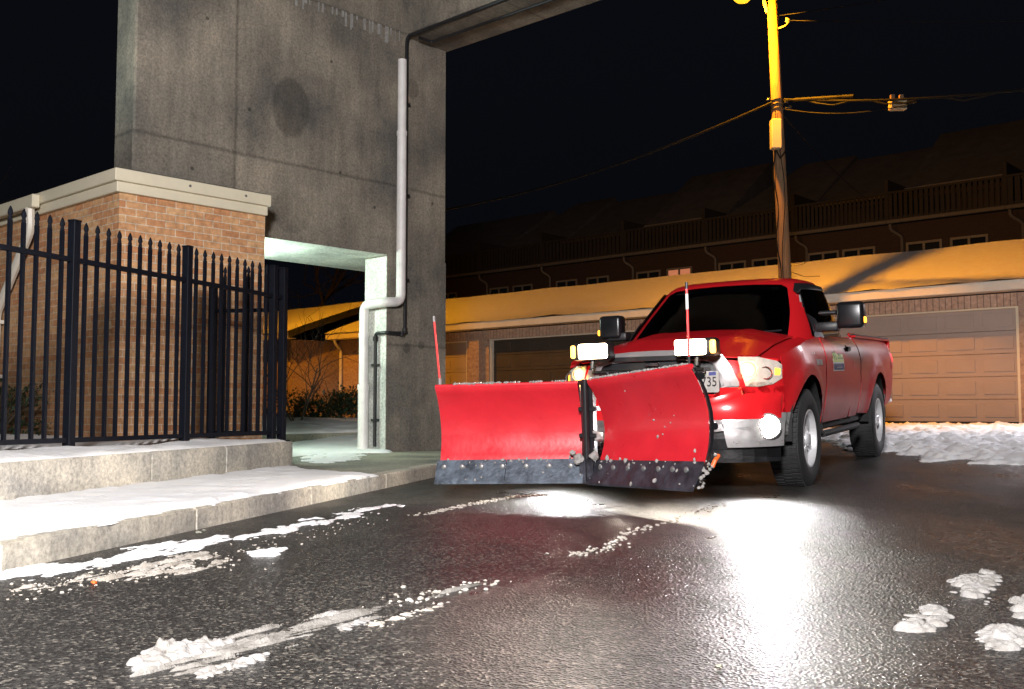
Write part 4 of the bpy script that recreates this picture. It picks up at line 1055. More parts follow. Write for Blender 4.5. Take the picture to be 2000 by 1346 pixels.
for sg in (1, -1):
    def sd(x, z, off=.010, s_=sg): return Vector((x, s_*(gy(x, z)+off), z+off*.3))
    wp = [(-.62, 1.275), (-1.80, 1.285), (-1.84, 1.5), (-1.80, 1.72), (-1.72, 1.765), (-1.15, 1.765), (-1.00, 1.70), (-.80, 1.50)]
    w = obj('side_window', patch(wp, sd, .008, .06), 'autoglass', tr, smooth=True, ang=60)
    bm = bmesh.new(); ring_poly(bm, wp, inset(wp, .93, (-1.25, 1.52)), lambda x, z, s_=sg: sd(x, z, .004, s_), .003); obj('window_border', bm, 'black', w)
    # mirror
    MY = 1.21 if sg > 0 else 1.06
    bm = bmesh.new(); box(bm, -.09, .07, -.11, .12, -.115, .115, Matrix.Translation((-.62, sg*MY, 1.44)), bev=.035, seg=3)
    mr_ = obj('wing_mirror', bm, 'blackg', tr, smooth=True)
    bm = bmesh.new(); box(bm, -.09, .07, -.10, .11, -.05, .035, Matrix.Translation((-.64, sg*1.0, 1.355)), bev=.025, seg=2); box(bm, -.07, .05, -.08, .08, -.018, .018, Matrix.Translation((-.64, sg*1.02, 1.47)), bev=.012)
    patch([(-.60, 1.24), (-.86, 1.25), (-.84, 1.42), (-.76, 1.47)], lambda x, z, s_=sg: Vector((x, s_*(gy(x, z)+.022), z)), .015, .1, bm)
    obj('mirror_arm', bm, 'black', mr_, smooth=True)
    bm = bmesh.new(); box(bm, -.05, .02, -.012, .008, -.035, .02, Matrix.Translation((-.60, sg*(MY+.124), 1.40)), bev=.008); obj('turn_signal', bm, 'e_amber', mr_)
    bm = bmesh.new(); box(bm, -.006, .0, -.09, .09, -.09, .09, Matrix.Translation((-.711, sg*(MY+.005), 1.44))); obj('mirror_glass', bm, 'chrome', mr_)
# roof marker reflections come from the lamp itself; rain visor
bm = patch([(-1.02, 1.725), (-1.75, 1.752), (-1.75, 1.785), (-1.05, 1.785), (-.95, 1.72), (-.93, 1.68)], lambda x, z: Vector((x, gy(x, z)+.025, z)), .008, .08); obj('window_visor', bm, 'black', tr, smooth=True)
# cab interior
bm = bmesh.new(); box(bm, -.75, -.25, -.78, .78, 1.02, 1.20, bev=.05, seg=3); box(bm, -.62, -.42, .18, .56, 1.18, 1.25, bev=.04, seg=2); obj('dashboard', bm, 'seat', tr, smooth=True)
for yy in (-.42, .42):
    bm = bmesh.new(); box(bm, -1.95, -1.72, yy-.27, yy+.27, .9, 1.50, bev=.06, seg=3); box(bm, -1.90, -1.78, yy-.13, yy+.13, 1.49, 1.68, bev=.04, seg=3); obj('seat', bm, 'seat', tr, smooth=True)
bm = bmesh.new(); mt_ = Matrix.Translation((-.86, .40, 1.20)) @ Matrix.Rotation(R(-25), 4, 'Y')
b = bmesh.new(); tube(b, [(0, .185*math.cos(t), .185*math.sin(t)) for t in [i*math.pi/14 for i in range(29)]], .015, 8, cap=False); tube(b, [(0, -.17, 0), (0, .17, 0)], .018, 6); tube(b, [(0, 0, 0), (0, 0, -.17)], .018, 6); bmesh.ops.transform(b, matrix=mt_, verts=b.verts); merge(bm, b)
obj('steering_wheel', bm, 'seat', tr, smooth=True)
bm = bmesh.new(); box(bm, -1.02, -1.0, -.12, .12, 1.66, 1.73, bev=.008); tube(bm, [(-.98, 0, 1.73), (-.95, 0, 1.78)], .01, 6); rv = obj('rear_view_mirror', bm, 'black', tr)
bm = bmesh.new(); tube(bm, [(-.985, .03, 1.66), (-.985, .03, 1.50)], .009, 6); obj('hanging_charm', bm, 'sgreen', rv)
for sg in (1, -1):
    bm = bmesh.new(); pts = [(-.80, .70, 1.50), (-.86, .68, 1.56), (-.92, .66, 1.62), (-.96, .65, 1.66)]
    tube(bm, [(x, sg*y, z) for x, y, z in bend([(-.78, .735, 1.48), (-.80, .66, 1.52), (-.93, .62, 1.64), (-.97, .665, 1.66)], .03)], .014, 8); obj('grab_handle', bm, 'white', tr, smooth=True)
# grille
def sym(h): return h+[(-y, z) for y, z in reversed(h) if abs(y) > 1e-6]
OUT = sym([(0, 1.125), (.2, 1.122), (.42, 1.108), (.54, 1.075), (.60, .99), (.66, .86), (.59, .785), (.45, .735), (0, .73)])
INN = sym([(0, 1.075), (.2, 1.073), (.40, 1.062), (.465, 1.04), (.495, .98), (.535, .86), (.53, .79), (.46, .765), (0, .76)])
bm = bmesh.new(); ring_poly(bm, OUT, INN, front(.035), .03)
bmesh.ops.remove_doubles(bm, verts=bm.verts, dist=.001)
gr = obj('grille', bm, 'silver', tr, smooth=True)
bm = patch(INN, front(.012), .01, .06); obj('grille_mesh', bm, 'black', gr)
for z in (1.0, .93, .86, .80): obj('grille_bar', patch([(-.45, z-.012), (.45, z-.012), (.45, z+.012), (-.45, z+.012)], front(.03), .02, .08), 'blackg', gr)
bm = bmesh.new(); patch([(-.40, 1.080), (.40, 1.080), (.34, 1.112), (-.34, 1.112)], front(.068), .004, .05, bm); obj('grille_vent', bm, 'black', gr)
bm = bmesh.new(); box(bm, 0, .02, -.06, .06, -.02, .02, Matrix.Translation((1.02, 0, 1.045)), bev=.008); obj('badge', bm, 'chrome', gr)
# headlights
for sg in (1, -1):
    hl = [(.645, 1.055), (.78, 1.05), (.895, 1.015), (.925, .985), (.925, .91), (.87, .865), (.78, .85), (.70, .855)]
    hl = [(sg*y, z) for y, z in hl]
    h = obj('headlight', patch(hl, front(.016), .03, .03), 'glight', tr, smooth=True)
    b1 = [(sg*y, z) for y, z in ((.665, 1.04), (.755, 1.04), (.785, .99), (.76, .92), (.71, .89), (.68, .95))]
    obj('bulb', patch(b1, front(.024), .01, .03), 'e_amberhl', h)
    cx_ = front(.036)(sg*.72, .985); bm = bmesh.new(); lathe(bm, [(.032, 0), (.032, .006)], 16, 'x', Matrix.Translation(cx_)); obj('bulb', bm, 'e_hl', h)
    for yq, zq, rq in ((.72, .985, .062), (.835, .955, .050)):
        bm = bmesh.new(); lathe(bm, [(rq, -.004), (rq, .006), (rq*.86, .006), (rq*.86, -.004)], 24, 'x', Matrix.Translation(front(.034)(sg*yq, zq)), close=True); obj('reflector_ring', bm, 'chrome' if yq > .8 else 'bumperc', h, smooth=True)
    b2 = [(sg*y, z) for y, z in ((.885, .985), (.918, .975), (.915, .935), (.885, .935))]
    obj('marker_lamp', patch(b2, front(.022), .008, .03), 'e_amber', h)
    lamp('headlight_lamp', 'POINT', front(.12)(sg*.72, .96), (1, .5, .15), 1.0, parent=tr, radius=.04)
# front bumper: red cap, chrome bar, black intake
bm = patch([(-.925, .655), (.925, .655), (.925, .80), (.70, .80), (.60, .755), (.45, .715), (-.45, .715), (-.60, .755), (-.70, .80), (-.925, .80)], lambda y, z: Vector((xf(y, z)+.035+.045*math.sin(max(0, min(1, (.80-z)/.15))*math.pi*.6), y, z)), .05, .05)
obj('bumper_cover', bm, 'paint', tr, smooth=True)
def fb(off=0): return lambda y, z: Vector((xf(y, z)+.075+off-.5*max(0, .50-z)**1.3-.25*max(0, z-.60), y, z))
bm = patch([(-.93, .44), (-.57, .44), (-.55, .57), (.55, .57), (.57, .44), (.93, .44), (.945, .645), (0, .65), (-.945, .645)], fb(), .05, .05)
for sg in (1, -1): patch([(.50, .50), (.70, .48), (.70, .64), (.47, .64)], lambda x, z, s_=sg: Vector((x, s_*(ys(min(x, .66), .75)+.0-.3*max(0, x-.6)), z)), .03, .05, bm)
fbm = obj('front_bumper', bm, 'bumperc', tr, smooth=True)
bm = patch([(-.57, .40), (.57, .40), (.55, .57), (-.55, .57)], fb(-.04), .03, .08); obj('bumper_intake', bm, 'black', fbm)
bm = patch([(-.90, .30), (.90, .30), (.90, .44), (-.90, .44)], lambda y, z: Vector((xf(y, .6)+.0, y, z)), .03, .08); obj('air_dam', bm, 'black', tr)
fogs = []
for sg in (1, -1):
    yy = .845; c = fb(.0)(sg*yy, .545); nrm_ = Vector((1, sg*.35, -.02)).normalized()
    m_ = Matrix.Translation(c) @ nrm_.to_track_quat('X', 'Z').to_matrix().to_4x4()
    bm = bmesh.new(); lathe(bm, [(.098, -.03), (.102, .012), (.088, .02), (.084, .0)], 24, 'x', m_); fg = obj('fog_light', bm, 'bumperc', tr, smooth=True)
    bm = bmesh.new(); lathe(bm, [(.083, .002), (.078, .012), (.05, .024), (.012, .028)], 24, 'x', m_); obj('fog_lens', bm, 'e_fog', fg, smooth=True)
    q = c+nrm_*.07
    lamp('fog_lamp', 'SPOT', tuple(q), (.98, .97, 1.0), 120 if sg > 0 else 80, parent=tr, radius=.06, direction=(1, sg*.02, -.06), angle=110, blend=.8)
# licence plate
pc = front(.075)(.405, .905)
def pl(off): return lambda y, z: Vector((pc.x+off-.10*(y-.36), y+.02, z))
bm = bmesh.new(); b = patch([(.21, .83), (.22, .82), (.50, .82), (.51, .83), (.51, .97), (.50, .98), (.22, .98), (.21, .97)], pl(0), .004, .2); merge(bm, b)
lpn = obj('licence_plate', bm, 'plate', tr)
b = text_bm('735', .105, lambda x, z: pl(.004)(.435-x*.0-0+x*1.0, .895+z), .78, .0015); 
obj('plate_text', b, 'ink', lpn)
bm = patch([(.435, .948), (.49, .948), (.49, .974), (.435, .974)], pl(.003), .0015, .2); obj('plate_sticker', bm, 'inkb', lpn)
for z in (.972, .828):
    bm = bmesh.new(); box(bm, 0, .006, -.006, .006, -.012, .012, Matrix.Translation(pl(.002)(.41, z))); obj('plate_bolt', bm, 'black', lpn)
# fender number and badge
b = text_bm('29', .085, lambda x, z: side(1, .006)(-.20-x, 1.13+z), 2.0, .002, shear=.2); obj('number_mark', b, 'whitep', tr)
bm = patch([(-.25, 1.01), (-.47, 1.01), (-.47, 1.055), (-.25, 1.055)], side(1, .008), .004, .05); obj('fender_badge', bm, 'silver', tr)
bm = text_bm('5.7', .04, lambda x, z: side(1, .013)(-.36-x, 1.033+z), 1.2, .002); obj('number_mark', bm, 'ink', tr)
# wheels
wheel0 = None
def make_wheel():
    w = empty('wheel')
    bm = bmesh.new()
    lathe(bm, [(.232, -.11), (.245, -.125), (.30, -.138), (.36, -.132), (.392, -.115), (.402, -.08), (.404, 0), (.402, .08), (.392, .115), (.36, .132), (.30, .138), (.245, .125), (.232, .11), (.225, 0)], 56, 'y', close=True)
    for j in range(60):
        t = 2*math.pi*j/60
        for y0 in (-.115, -.04, .035):
            m_ = Matrix.Rotation(-t+(.03 if y0 == -.04 else 0), 4, 'Y') @ Matrix.Translation((.402, y0+.04, 0)); box(bm, -.01, .008, -.032, .032, -.013, .013, m_)
    obj('tyre', bm, 'tyre', w, smooth=True, ang=40)
    bm = bmesh.new()
    lathe(bm, [(.238, .112), (.240, .124), (.228, .126), (.215, .10), (.205, .02), (.205, -.10), (.232, -.11), (.236, -.10), (.215, -.02), (.225, .10)], 48, 'y', close=True)
    for j in range(5):
        m_ = Matrix.Rotation(2*math.pi*j/5+.3, 4, 'Y'); b = bmesh.new()
        pts = [(.045, -.040), (.13, -.042), (.218, -.062), (.218, .062), (.13, .042), (.045, .040)]
        top = [b.verts.new((r_, .105-.015*(1-r_/.22)-.02*(r_ > .1), z_)) for r_, z_ in pts]; bot = [b.verts.new((r_, .06, z_*1.0)) for r_, z_ in pts]
        b.faces.new(top); b.faces.new(bot[::-1])
        for i in range(6): b.faces.new((top[i], top[(i+1) % 6], bot[(i+1) % 6], bot[i]))
        bmesh.ops.bevel(b, geom=list(b.edges), offset=.006, segments=2, affect='EDGES')
        bmesh.ops.transform(b, matrix=m_, verts=b.verts); merge(bm, b)
    lathe(bm, [(.068, .05), (.066, .10), (.05, .118), (.03, .122)], 20, 'y')
    for j in range(5):
        t = 2*math.pi*j/5; lathe(bm, [(.011, .09), (.011, .112)], 8, 'y', Matrix.Translation((.055*math.cos(t), 0, .055*math.sin(t))))
    obj('rim', bm, 'rim', w, smooth=True, ang=40)
    bm = bmesh.new(); lathe(bm, [(.17, .0), (.17, .03), (.09, .035)], 28, 'y'); obj('brake_disc', bm, 'bolt', w)
    return w
def copy_tree(o, parent):
    c = o.copy(); COL.objects.link(c); c.parent = parent
    for ch in o.children: copy_tree(ch, c)
    return c
w0_ = make_wheel(); w0_.parent = tr; w0_.location = (0, .845, .402)
for (x, sg) in ((0, -1), (-WBS, 1), (-WBS, -1)):
    c = copy_tree(w0_, tr); c.location = (x, sg*.845, .402); c.rotation_euler = (0, .4, 0 if sg > 0 else math.pi)
tag(tr, 'red regular cab pickup truck with lit fog lights carrying a snow plow', 'pickup truck')

# ------------------------------------------------------------------ snow plow
pl_ = empty('snow_plow'); pl_.matrix_world = TM
TMi = TM.inverted()
HG = Vector((2.30, 0, 0))
hz = .245                      # clearance in truck frame
def wing(sgn, sweep, taper):
    L = 1.08 if sgn > 0 else 1.01
    d = Vector((math.sin(R(sweep)), sgn*math.cos(R(sweep)), 0))      # along the wing (truck coords)
    nr = Vector((math.cos(R(sweep)), -sgn*math.sin(R(sweep)), 0))     # faces forward
    org = HG+Vector((0, sgn*.045, 0))
    def f(l, t, off=0, cut=False):
        H = (.665 if sgn < 0 else .685)+taper*(l/L)
        z = hz+t*H+(.04*l/L if sgn > 0 else .01)
        tt = (t-.5)/.5
        back = .135*(1-tt*tt)
        fwd = -back+.03*(1-t)+.02*t
        return org+d*l+nr*(fwd+off)+Vector((0, 0, z))
    return f, d, nr, L
for sgn, sweep, taper, mt in ((-1, 17, .0, 'steel'), (1, 31, .035, 'steeld')):
    f, d, nr, L = wing(sgn, sweep, taper)
    bm = patch([(0, .215), (L, .215), (L, 1.0), (0, 1.0)], lambda l, t: f(l, t), .014, .055)
    mb = obj('moldboard', bm, 'plow', pl_, smooth=True, ang=50)
    bm = bmesh.new()
    tube(bm, [f(l, 1.0, -.012) for l in (0, L*.5, L)], .016, 10); obj('top_lip', bm, 'plow', mb, smooth=True)
    # cutting edge segments with bolts
    bm = bmesh.new()
    cs = [-.02, L*.52, L+.02] if sgn < 0 else [-.02, L*.75, L+.02]
    for a, b in zip(cs, cs[1:]):
        patch([(a+.002, 0), (b-.002, 0), (b-.002, .235), (a+.002, .235)], lambda l, t: f(l, .22, .016)*(t/.235)+(f(l, 0, .012))*(1-t/.235), .014, .1, bm)
    ce = obj('cutting_edge', bm, mt, pl_)
    for l in (.07, .22, .38, .55, .70, .84, .97):
        bm = bmesh.new(); c = f(l, .15, .022); lathe(bm, [(.020, 0), (.017, .008), (.008, .012)], 10, 'x', Matrix.Translation(c) @ nr.to_track_quat('X', 'Z').to_matrix().to_4x4())
        obj('edge_bolt', bm, 'bolt', ce, smooth=True)
    # ribs and end plates
    bm = bmesh.new()
    for l in (0.005, .27, .54, .81, L-.005):
        b = bmesh.new(); n = 8; A_ = []; B_ = []
        for i in range(n+1):
            t = .02+.97*i/n
            for w, lst in ((-.006, A_), (.006, B_)):
                p1_ = f(l, t, -.015)+d*w; p2_ = f(l, t, -.015)+d*w; p2_ = p2_-nr*(.05+.02*math.sin(i/n*math.pi))*(.35 if abs(l-L) < .02 else 1); lst.append((b.verts.new(p1_), b.verts.new(p2_)))
        for i in range(n):
            b.faces.new((A_[i][0], A_[i+1][0], A_[i+1][1], A_[i][1])); b.faces.new((B_[i][0], B_[i][1], B_[i+1][1], B_[i+1][0]))
            b.faces.new((A_[i][1], A_[i+1][1], B_[i+1][1], B_[i][1])); b.faces.new((A_[i][0], B_[i][0], B_[i+1][0], A_[i+1][0]))
        merge(bm, b)
    for t in (.1, .5, .92):
        tube(bm, [f(0, t, -.05), f(L, t, -.05)], .022, 8)
    obj('rib', bm, 'blackg', mb)
    # marker stick
    c = f(L-.03, 1.0, -.02)
    mk = empty('marker'); mk.parent = pl_; mk.location = c
    up_ = Vector((.0, sgn*.02 if sgn > 0 else .12, 1)) if sgn > 0 else Vector((0, .02, 1))
    bm = bmesh.new(); tube(bm, [(0, 0, .04), (0, -.035*(sgn < 0), .47)], .0075, 8); obj('marker_stick', bm, 'redstick', mk, smooth=True)
    bm = bmesh.new(); tube(bm, [(0, 0, -.02), (0, 0, .06)], .011, 8); obj('marker_socket', bm, 'silver' if sgn < 0 else 'blackg', mk); bm = bmesh.new(); tube(bm, [(0, -.035*(sgn < 0), .46), (0, -.037*(sgn < 0), .50)], .009, 8); obj('marker_cap', bm, 'silver' if sgn < 0 else 'blackg', mk)
    if sgn > 0:
        bm = bmesh.new(); tube(bm, [(0, 0, .34), (0, 0, .43)], .0085, 8); obj('reflector_band', bm, 'plate', mk)
# centre hinge post
bm = bmesh.new()
box(bm, 2.20, 2.27, -.045, .045, hz+.02, hz+.68, bev=.008); tube(bm, [(2.285, 0, hz+.01), (2.285, 0, hz+.70)], .022, 12)
box(bm, 2.14, 2.24, -.09, .10, hz+.66, hz+.695, bev=.005)
for z in (.08, .30, .48): box(bm, 2.16, 2.28, -.06, .07, hz+z, hz+z+.03, bev=.004)
obj('hinge_post', bm, 'blackg', pl_, smooth=True)
bm = bmesh.new(); lathe(bm, [(.02, hz+.02), (.024, hz+.03), (.024, hz+.035)], 10, 'z', Matrix.Translation((2.31, .03, 0))); 
box(bm, 2.285, 2.31, -.05, -.005, hz-.01, hz+.16, bev=.004); box(bm, 2.285, 2.31, .005, .05, hz-.01, hz+.16, bev=.004)
obj('centre_deflector', bm, 'steeld', pl_)
# push frame
bm = bmesh.new()
for sg in (1, -1):
    tube(bm, [(2.2, sg*.05, .30), (1.15, sg*.36, .38)], .035, 6)
    tube(bm, [(1.15, sg*.36, .33), (1.15, sg*.30, .9)], .035, 6)
box(bm, 1.10, 1.19, -.40, .40, .34, .44, bev=.008); box(bm, 1.11, 1.18, -.34, .34, .84, .91, bev=.008); box(bm, 1.09, 1.2, -.13, .13, .44, .86, bev=.01)
tube(bm, [(1.15, 0, .9), (1.42, 0, .80)], .03, 8); tube(bm, [(1.13, -.46, .99), (1.13, .46, .99)], .018, 8)
for sg in (1, -1): tube(bm, [(1.15, sg*.30, .88), (1.13, sg*.34, .99)], .022, 8)
obj('push_frame', bm, 'blackg', pl_, smooth=True)
bm = bmesh.new()
for sg in (1, -1):
    b_ = bmesh.new(); tube(b_, [(1.35, sg*.12, .36), (1.75, sg*.30, .40)], .035, 10); obj('hydraulic_ram', b_, 'blackg', pl_, smooth=True)
tube(bm, [(1.40, 0, .55), (1.40, 0, .84)], .035, 10)
hy = obj('hydraulic_ram', bm, 'blackg', pl_, smooth=True)
for sg in (1, -1):
    bm = bmesh.new(); tube(bm, [(1.75, sg*.30, .40), (2.12, sg*.46, .42)], .018, 10); obj('ram_rod', bm, 'chrome', hy, smooth=True)
bm = bmesh.new()
for k in range(9):
    z = .80-k*.045; m_ = Matrix.Translation((1.46, .0, z)) @ Matrix.Rotation(R(90)*(k % 2), 4, 'Z') @ Matrix.Rotation(R(90), 4, 'X')
    b = bmesh.new(); rr = .016
    pts = [(.022*math.cos(t), .034*math.sin(t), 0) for t in [i*math.pi/6 for i in range(13)]]
    tube(b, pts, .006, 5, cap=False); bmesh.ops.transform(b, matrix=m_, verts=b.verts); merge(bm, b)
obj('lift_chain', bm, 'rust', pl_, smooth=True)
for sg, yy, zz in ((1, .40, 1.165), (-1, -.475, 1.165)):
    ctr = Vector((1.13, yy, zz))
    bm = bmesh.new(); box(bm, -.10, .045, -.165, .165, -.07, .07, Matrix.Translation(ctr), bev=.03, seg=3); tube(bm, [ctr+Vector((-.02, 0, -.06)), ctr+Vector((-.0, 0, -.14))], .018, 8)
    h = obj('plow_light', bm, 'black', pl_, smooth=True)
    bm = bmesh.new(); box(bm, -.02, .02, -.125, .125, -.06, .06, Matrix.Translation(ctr+Vector((.045, -sg*.03, 0))), bev=.018, seg=3); obj('lens', bm, 'e_plow', h, smooth=True)
    bm = bmesh.new(); box(bm, -.022, .018, -.022, .022, -.052, .052, Matrix.Translation(ctr+Vector((.040, sg*.145, 0))), bev=.015, seg=2); obj('turn_signal', bm, 'e_amberb', h, smooth=True)
    lamp('plow_lamp', 'SPOT', tuple(ctr+Vector((.12, 0, 0))), (1, .90, .76), 240 if sg > 0 else 150, parent=pl_, radius=.07, direction=(1, -.05, -.16), angle=120, blend=.9)
bm = bmesh.new()
f, d, nr, L = wing(1, 31, .035)
tube(bm, [f(L+.03, .17, -.05), f(L+.035, .22, -.05), f(L+.02, .26, -.08)], .013, 8); obj('marker_hook', bm, 'orange', pl_)
tag(pl_, 'raised red V-blade snow plow mounted ahead of the pickup', 'snow plow')
# snow stuck to the plow
bm = bmesh.new(); rnd = random.Random(5)
def blob(bm, c, r, fl=1.0):
    b = bmesh.new(); bmesh.ops.create_icosphere(b, subdivisions=3 if r > .018 else 2, radius=1)
    o_ = rnd.uniform(0, 50)
    for v in b.verts:
        k = 1+.5*mnoise.noise(v.co*1.3+Vector((o_, 0, 0)))+.10*mnoise.noise(v.co*5+Vector((o_, 3, 0))); v.co = Vector((v.co.x*r*k, v.co.y*r*k, v.co.z*r*k*fl))+c
    merge(bm, b)
for sgn, sweep, taper in ((-1, 17, .0), (1, 31, .035)):
    f, d, nr, L = wing(sgn, sweep, taper)
    for _ in range(150):
        l = rnd.uniform(.03 if sgn > 0 else .05, L-.02)
        if sgn < 0 and not (mnoise.noise(Vector((l*7, 0, 1))) > -.15): continue
        blob(bm, f(l, 1.0, -.012+rnd.uniform(-.01, .012))+Vector((0, 0, .016)), rnd.uniform(.005, .013), .8)
    for _ in range(26): blob(bm, f(rnd.uniform(0, L), rnd.choice((rnd.uniform(0, .22), rnd.uniform(.19, .24))), .018), rnd.uniform(.003, .010)*rnd.choice((1, 1, 1.5)), rnd.uniform(.6, 2.4))
    if sgn > 0:
        for _ in range(12):
            l = rnd.gauss(.62, .14); t = .78-1.2*(l-.42)+rnd.gauss(0, .09)
            if .25 < t < .95: blob(bm, f(l, t, .002), rnd.uniform(.003, .009), rnd.uniform(.8, 1.8))
        for _ in range(24): blob(bm, f(L+.02+rnd.uniform(-.02, .03), rnd.uniform(.0, .28), rnd.uniform(-.05, .02)), rnd.uniform(.004, .013))
for c, r in (((2.31, -.05, hz+.16), .035), ((2.30, .06, hz+.18), .03), ((2.24, .07, hz+.30), .03), ((2.25, .05, hz+.33), .02), ((2.3, -.10, hz+.20), .02)): blob(bm, Vector(c), r)
bmesh.ops.transform(bm, matrix=TM, verts=bm.verts)
tag(obj('plow_snow', bm, 'snowl', smooth=True, uv=False), 'bits of wet snow stuck on the plow blade edges', 'snow', kind='stuff')

# ------------------------------------------------------------------ snow and slush on the road
road = lambda x, y: ground(x, y)
ka = math.atan2(cdv.y, cdv.x)
tag(snow('kerbside_snow', gp([(-300, 1168), (0, 1112), (180, 1092), (300, 1066), (500, 1040), (720, 990), (790, 985), (700, 1008), (560, 1040), (400, 1068), (240, 1100), (100, 1122), (0, 1140), (-300, 1200)]), .011, .011, road, edge=.08, rag=.06, rough=.8, freq=10, holes=.8, stretch=(ka, .5, 1.2), seed=51, soft=.6), 'ragged line of snow along the kerb on the road', 'snow', kind='stuff')
tag(snow('slush_track', gp([(0, 1160), (200, 1120), (350, 1085), (430, 1080), (420, 1110), (300, 1130), (120, 1145), (0, 1172)]), .010, .012, road, edge=.06, rag=.06, rough=1.5, freq=14, holes=1.7, mat='snowd', stretch=(ka, .35, 1.4), seed=61), 'thin broken slush beside the kerbside snow', 'slush', kind='stuff')
tag(snow('slush_track', gp([(485, 1078), (545, 1072), (540, 1086), (490, 1088)]), .012, .012, road, edge=.04, rag=.03, rough=1, freq=9, mat='snow', seed=62), 'small flat scrap of snow alone near the kerb', 'slush', kind='stuff')
ta = math.atan2(*(lambda v: (v.y, v.x))(G(960, 1140)-G(280, 1290)))
tag(snow('slush_track', gp([(265, 1300), (330, 1270), (430, 1255), (560, 1225), (690, 1192), (860, 1160), (960, 1132), (970, 1140), (800, 1180), (700, 1215), (560, 1262), (500, 1290), (380, 1320), (290, 1322)]), .010, .008, road, edge=.06, rag=.05, rough=1.6, freq=20, holes=1.5, mat='slush', stretch=(ta, .16, 1.3), seed=71), 'long streaky tyre track of grey slush across the foreground', 'slush', kind='stuff')
def ridge(pts, n, r0, r1, label, seed, mat='snowl'):
    P_ = gp(pts); tag(snow('snow_ridge', P_, .02, .0045, road, rag=.012, mat=mat, seed=seed, hf=bumps(P_, n, r0, r1, seed, .6, .2)), label, 'snow', kind='stuff')
ridge([(262, 1302), (275, 1278), (330, 1262), (380, 1262), (430, 1250), (450, 1258), (400, 1278), (330, 1296), (280, 1316)], 130, .010, .022, 'lumpy white snow ridge at the near end of the slush track', 72)
ridge([(380, 1316), (430, 1300), (520, 1276), (525, 1286), (450, 1308), (395, 1326)], 90, .005, .014, 'broken snow crumbs along the lower side of the slush track', 73)
ridge([(626, 1210), (650, 1198), (664, 1203), (650, 1213)], 22, .012, .022, 'single rounded snow lump beside the slush track', 74)
ridge([(650, 1225), (720, 1205), (725, 1216), (670, 1234)], 60, .003, .009, 'thin white snow edge right of the rounded lump', 75)
ridge([(700, 1222), (790, 1196), (860, 1178), (900, 1170), (840, 1194), (740, 1230)], 90, .002, .008, 'thin scatter of slush grains toward the middle of the track', 76, 'snowd')
def crumbs(name, pts, n, r0, r1, label, spread, mat='snowd', seed=1):
    rnd_ = random.Random(seed); b = bmesh.new()
    P_ = [G(u, v) for u, v in pts]
    for _ in range(n):
        k = rnd_.randrange(len(P_)-1); p_ = P_[k].lerp(P_[k+1], rnd_.random())+Vector((rnd_.gauss(0, spread), rnd_.gauss(0, spread), 0))
        r = rnd_.uniform(r0, r1)*rnd_.uniform(.5, 1); p_.z = ground(p_.x, p_.y)+r*.25; blob(b, p_, r, .6)
    tag(obj(name, b, mat, smooth=True, uv=False), label, 'slush', kind='stuff')
crumbs('slush_crumbs', [(820, 1008), (900, 990), (1000, 972), (1060, 968)], 240, .005, .018, 'line of slush crumbs just left of the plow centre', .025, seed=3)
crumbs('slush_crumbs', [(1115, 1085), (1180, 1072), (1240, 1040), (1340, 1008), (1420, 982)], 150, .004, .015, 'sparse slush crumbs between the two light reflections', .035, seed=4)
crumbs('slush_crumbs', [(760, 1180), (850, 1160), (960, 1136)], 70, .004, .011, 'fine slush crumbs at the far end of the tyre track', .05, mat='snowd', seed=5)
crumbs('slush_crumbs', [(20, 1165), (200, 1125), (420, 1100), (700, 1010)], 330, .002, .010, 'fine slush crumbs beside the kerbside snow', .10, mat='snowd', seed=6)
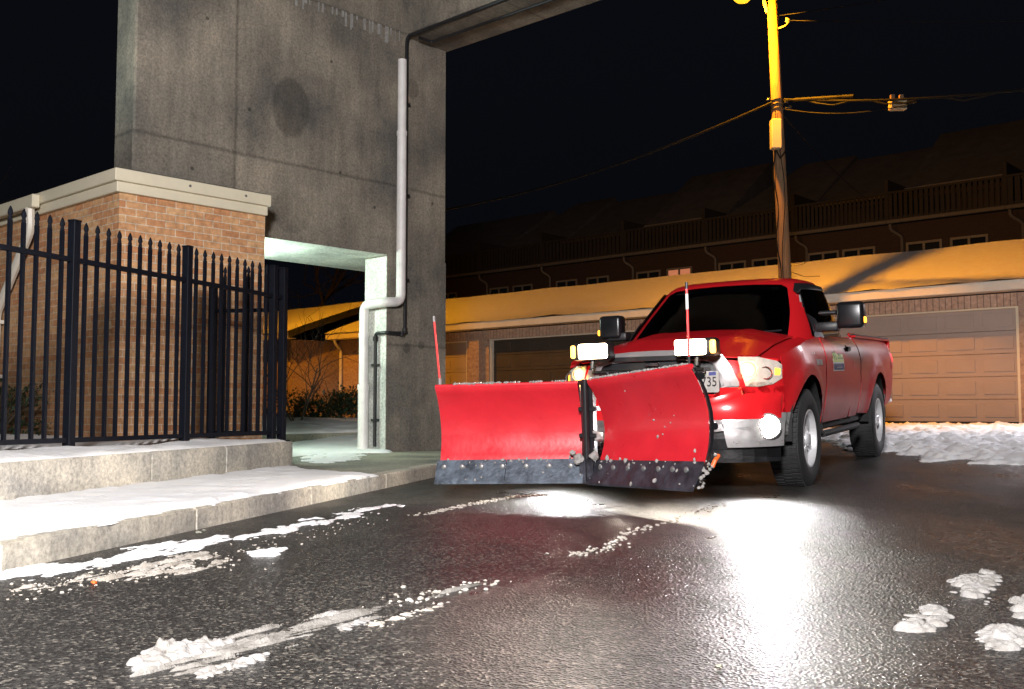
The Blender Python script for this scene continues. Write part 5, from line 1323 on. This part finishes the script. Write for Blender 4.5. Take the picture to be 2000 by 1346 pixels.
for i, (pts, h, lab) in enumerate((
    ([(1855, 1140), (1880, 1128), (1925, 1118), (1952, 1132), (1935, 1155), (1920, 1182), (1870, 1165)], .035, 'largest snow lump on the wet road, upper of the right group'),
    ([(1765, 1208), (1800, 1196), (1822, 1184), (1848, 1206), (1820, 1228), (1790, 1240), (1766, 1236)], .035, 'snow lump on the wet road left of the others'),
    ([(1918, 1236), (1960, 1228), (2003, 1244), (2000, 1262), (1950, 1270), (1928, 1268)], .035, 'snow lump with a dirty hollow nearest the lower right corner'),
    ([(1986, 1178), (2012, 1168), (2030, 1200), (1996, 1208)], .03, 'snow lump cut off by the right edge'))):
    P_ = gp(pts); o = snow('snow_lump', P_, h, .005, road, rag=.02, mat='snowl', seed=80+i, hf=bumps(P_, 34, .016, .036, 90+i, .5, .16))
    tag(o, lab, 'snow lump', 'snow lumps on the wet road')
# snow bank by the garages
def rg(u, v):
    d = camray(u, v); t = 1.0
    while t < 60:
        p_ = Vector((0, 0, CAMZ))+d*t
        if p_.z <= ground(p_.x, p_.y): break
        t += .02
    return tuple(p_[:2])
poly = [rg(*q) for q in ((1690, 888), (1730, 880), (1800, 905), (1880, 898), (1920, 908), (2000, 910), (2300, 925), (2400, 850), (2000, 832), (1740, 830), (1620, 838), (1560, 850), (1610, 862))]
tag(snow('garage_snow', poly, .055, .035, road, edge=.3, rag=.14, rough=1.0, freq=4.5, holes=.5, seed=91, soft=.7), 'trampled snow in front of the garage doors behind the truck', 'snow', kind='stuff')
poly = [tuple(LW(a, s)[:2]) for a, s in ((-8, 17.9), (-30, 17.9), (-30, 16.4), (-9, 16.2))]
tag(snow('garage_snow', poly, .05, .14, road, edge=.4, rag=.15, rough=1, freq=1.4, seed=92), 'band of snow at the foot of the garage row', 'snow', kind='stuff')
# litter
bm = bmesh.new(); c = G(184, 1142); blob(bm, c+Vector((0, 0, .008)), .011, .6); tag(obj('litter_scrap', bm, 'orange', smooth=True, uv=False), 'tiny orange scrap of litter on the road near the kerb', 'litter')
bm = bmesh.new()
for u, v, r in ((388, 1042, .016), (398, 1038, .012), (48, 1100, .02), (1404, 1306, .010)): blob(bm, G(u, v)+Vector((0, 0, .006)), r, .5)
tag(obj('stone_bits', bm, 'walk', smooth=True, uv=False), 'loose stones and grit on the wet road', 'stone', kind='stuff')
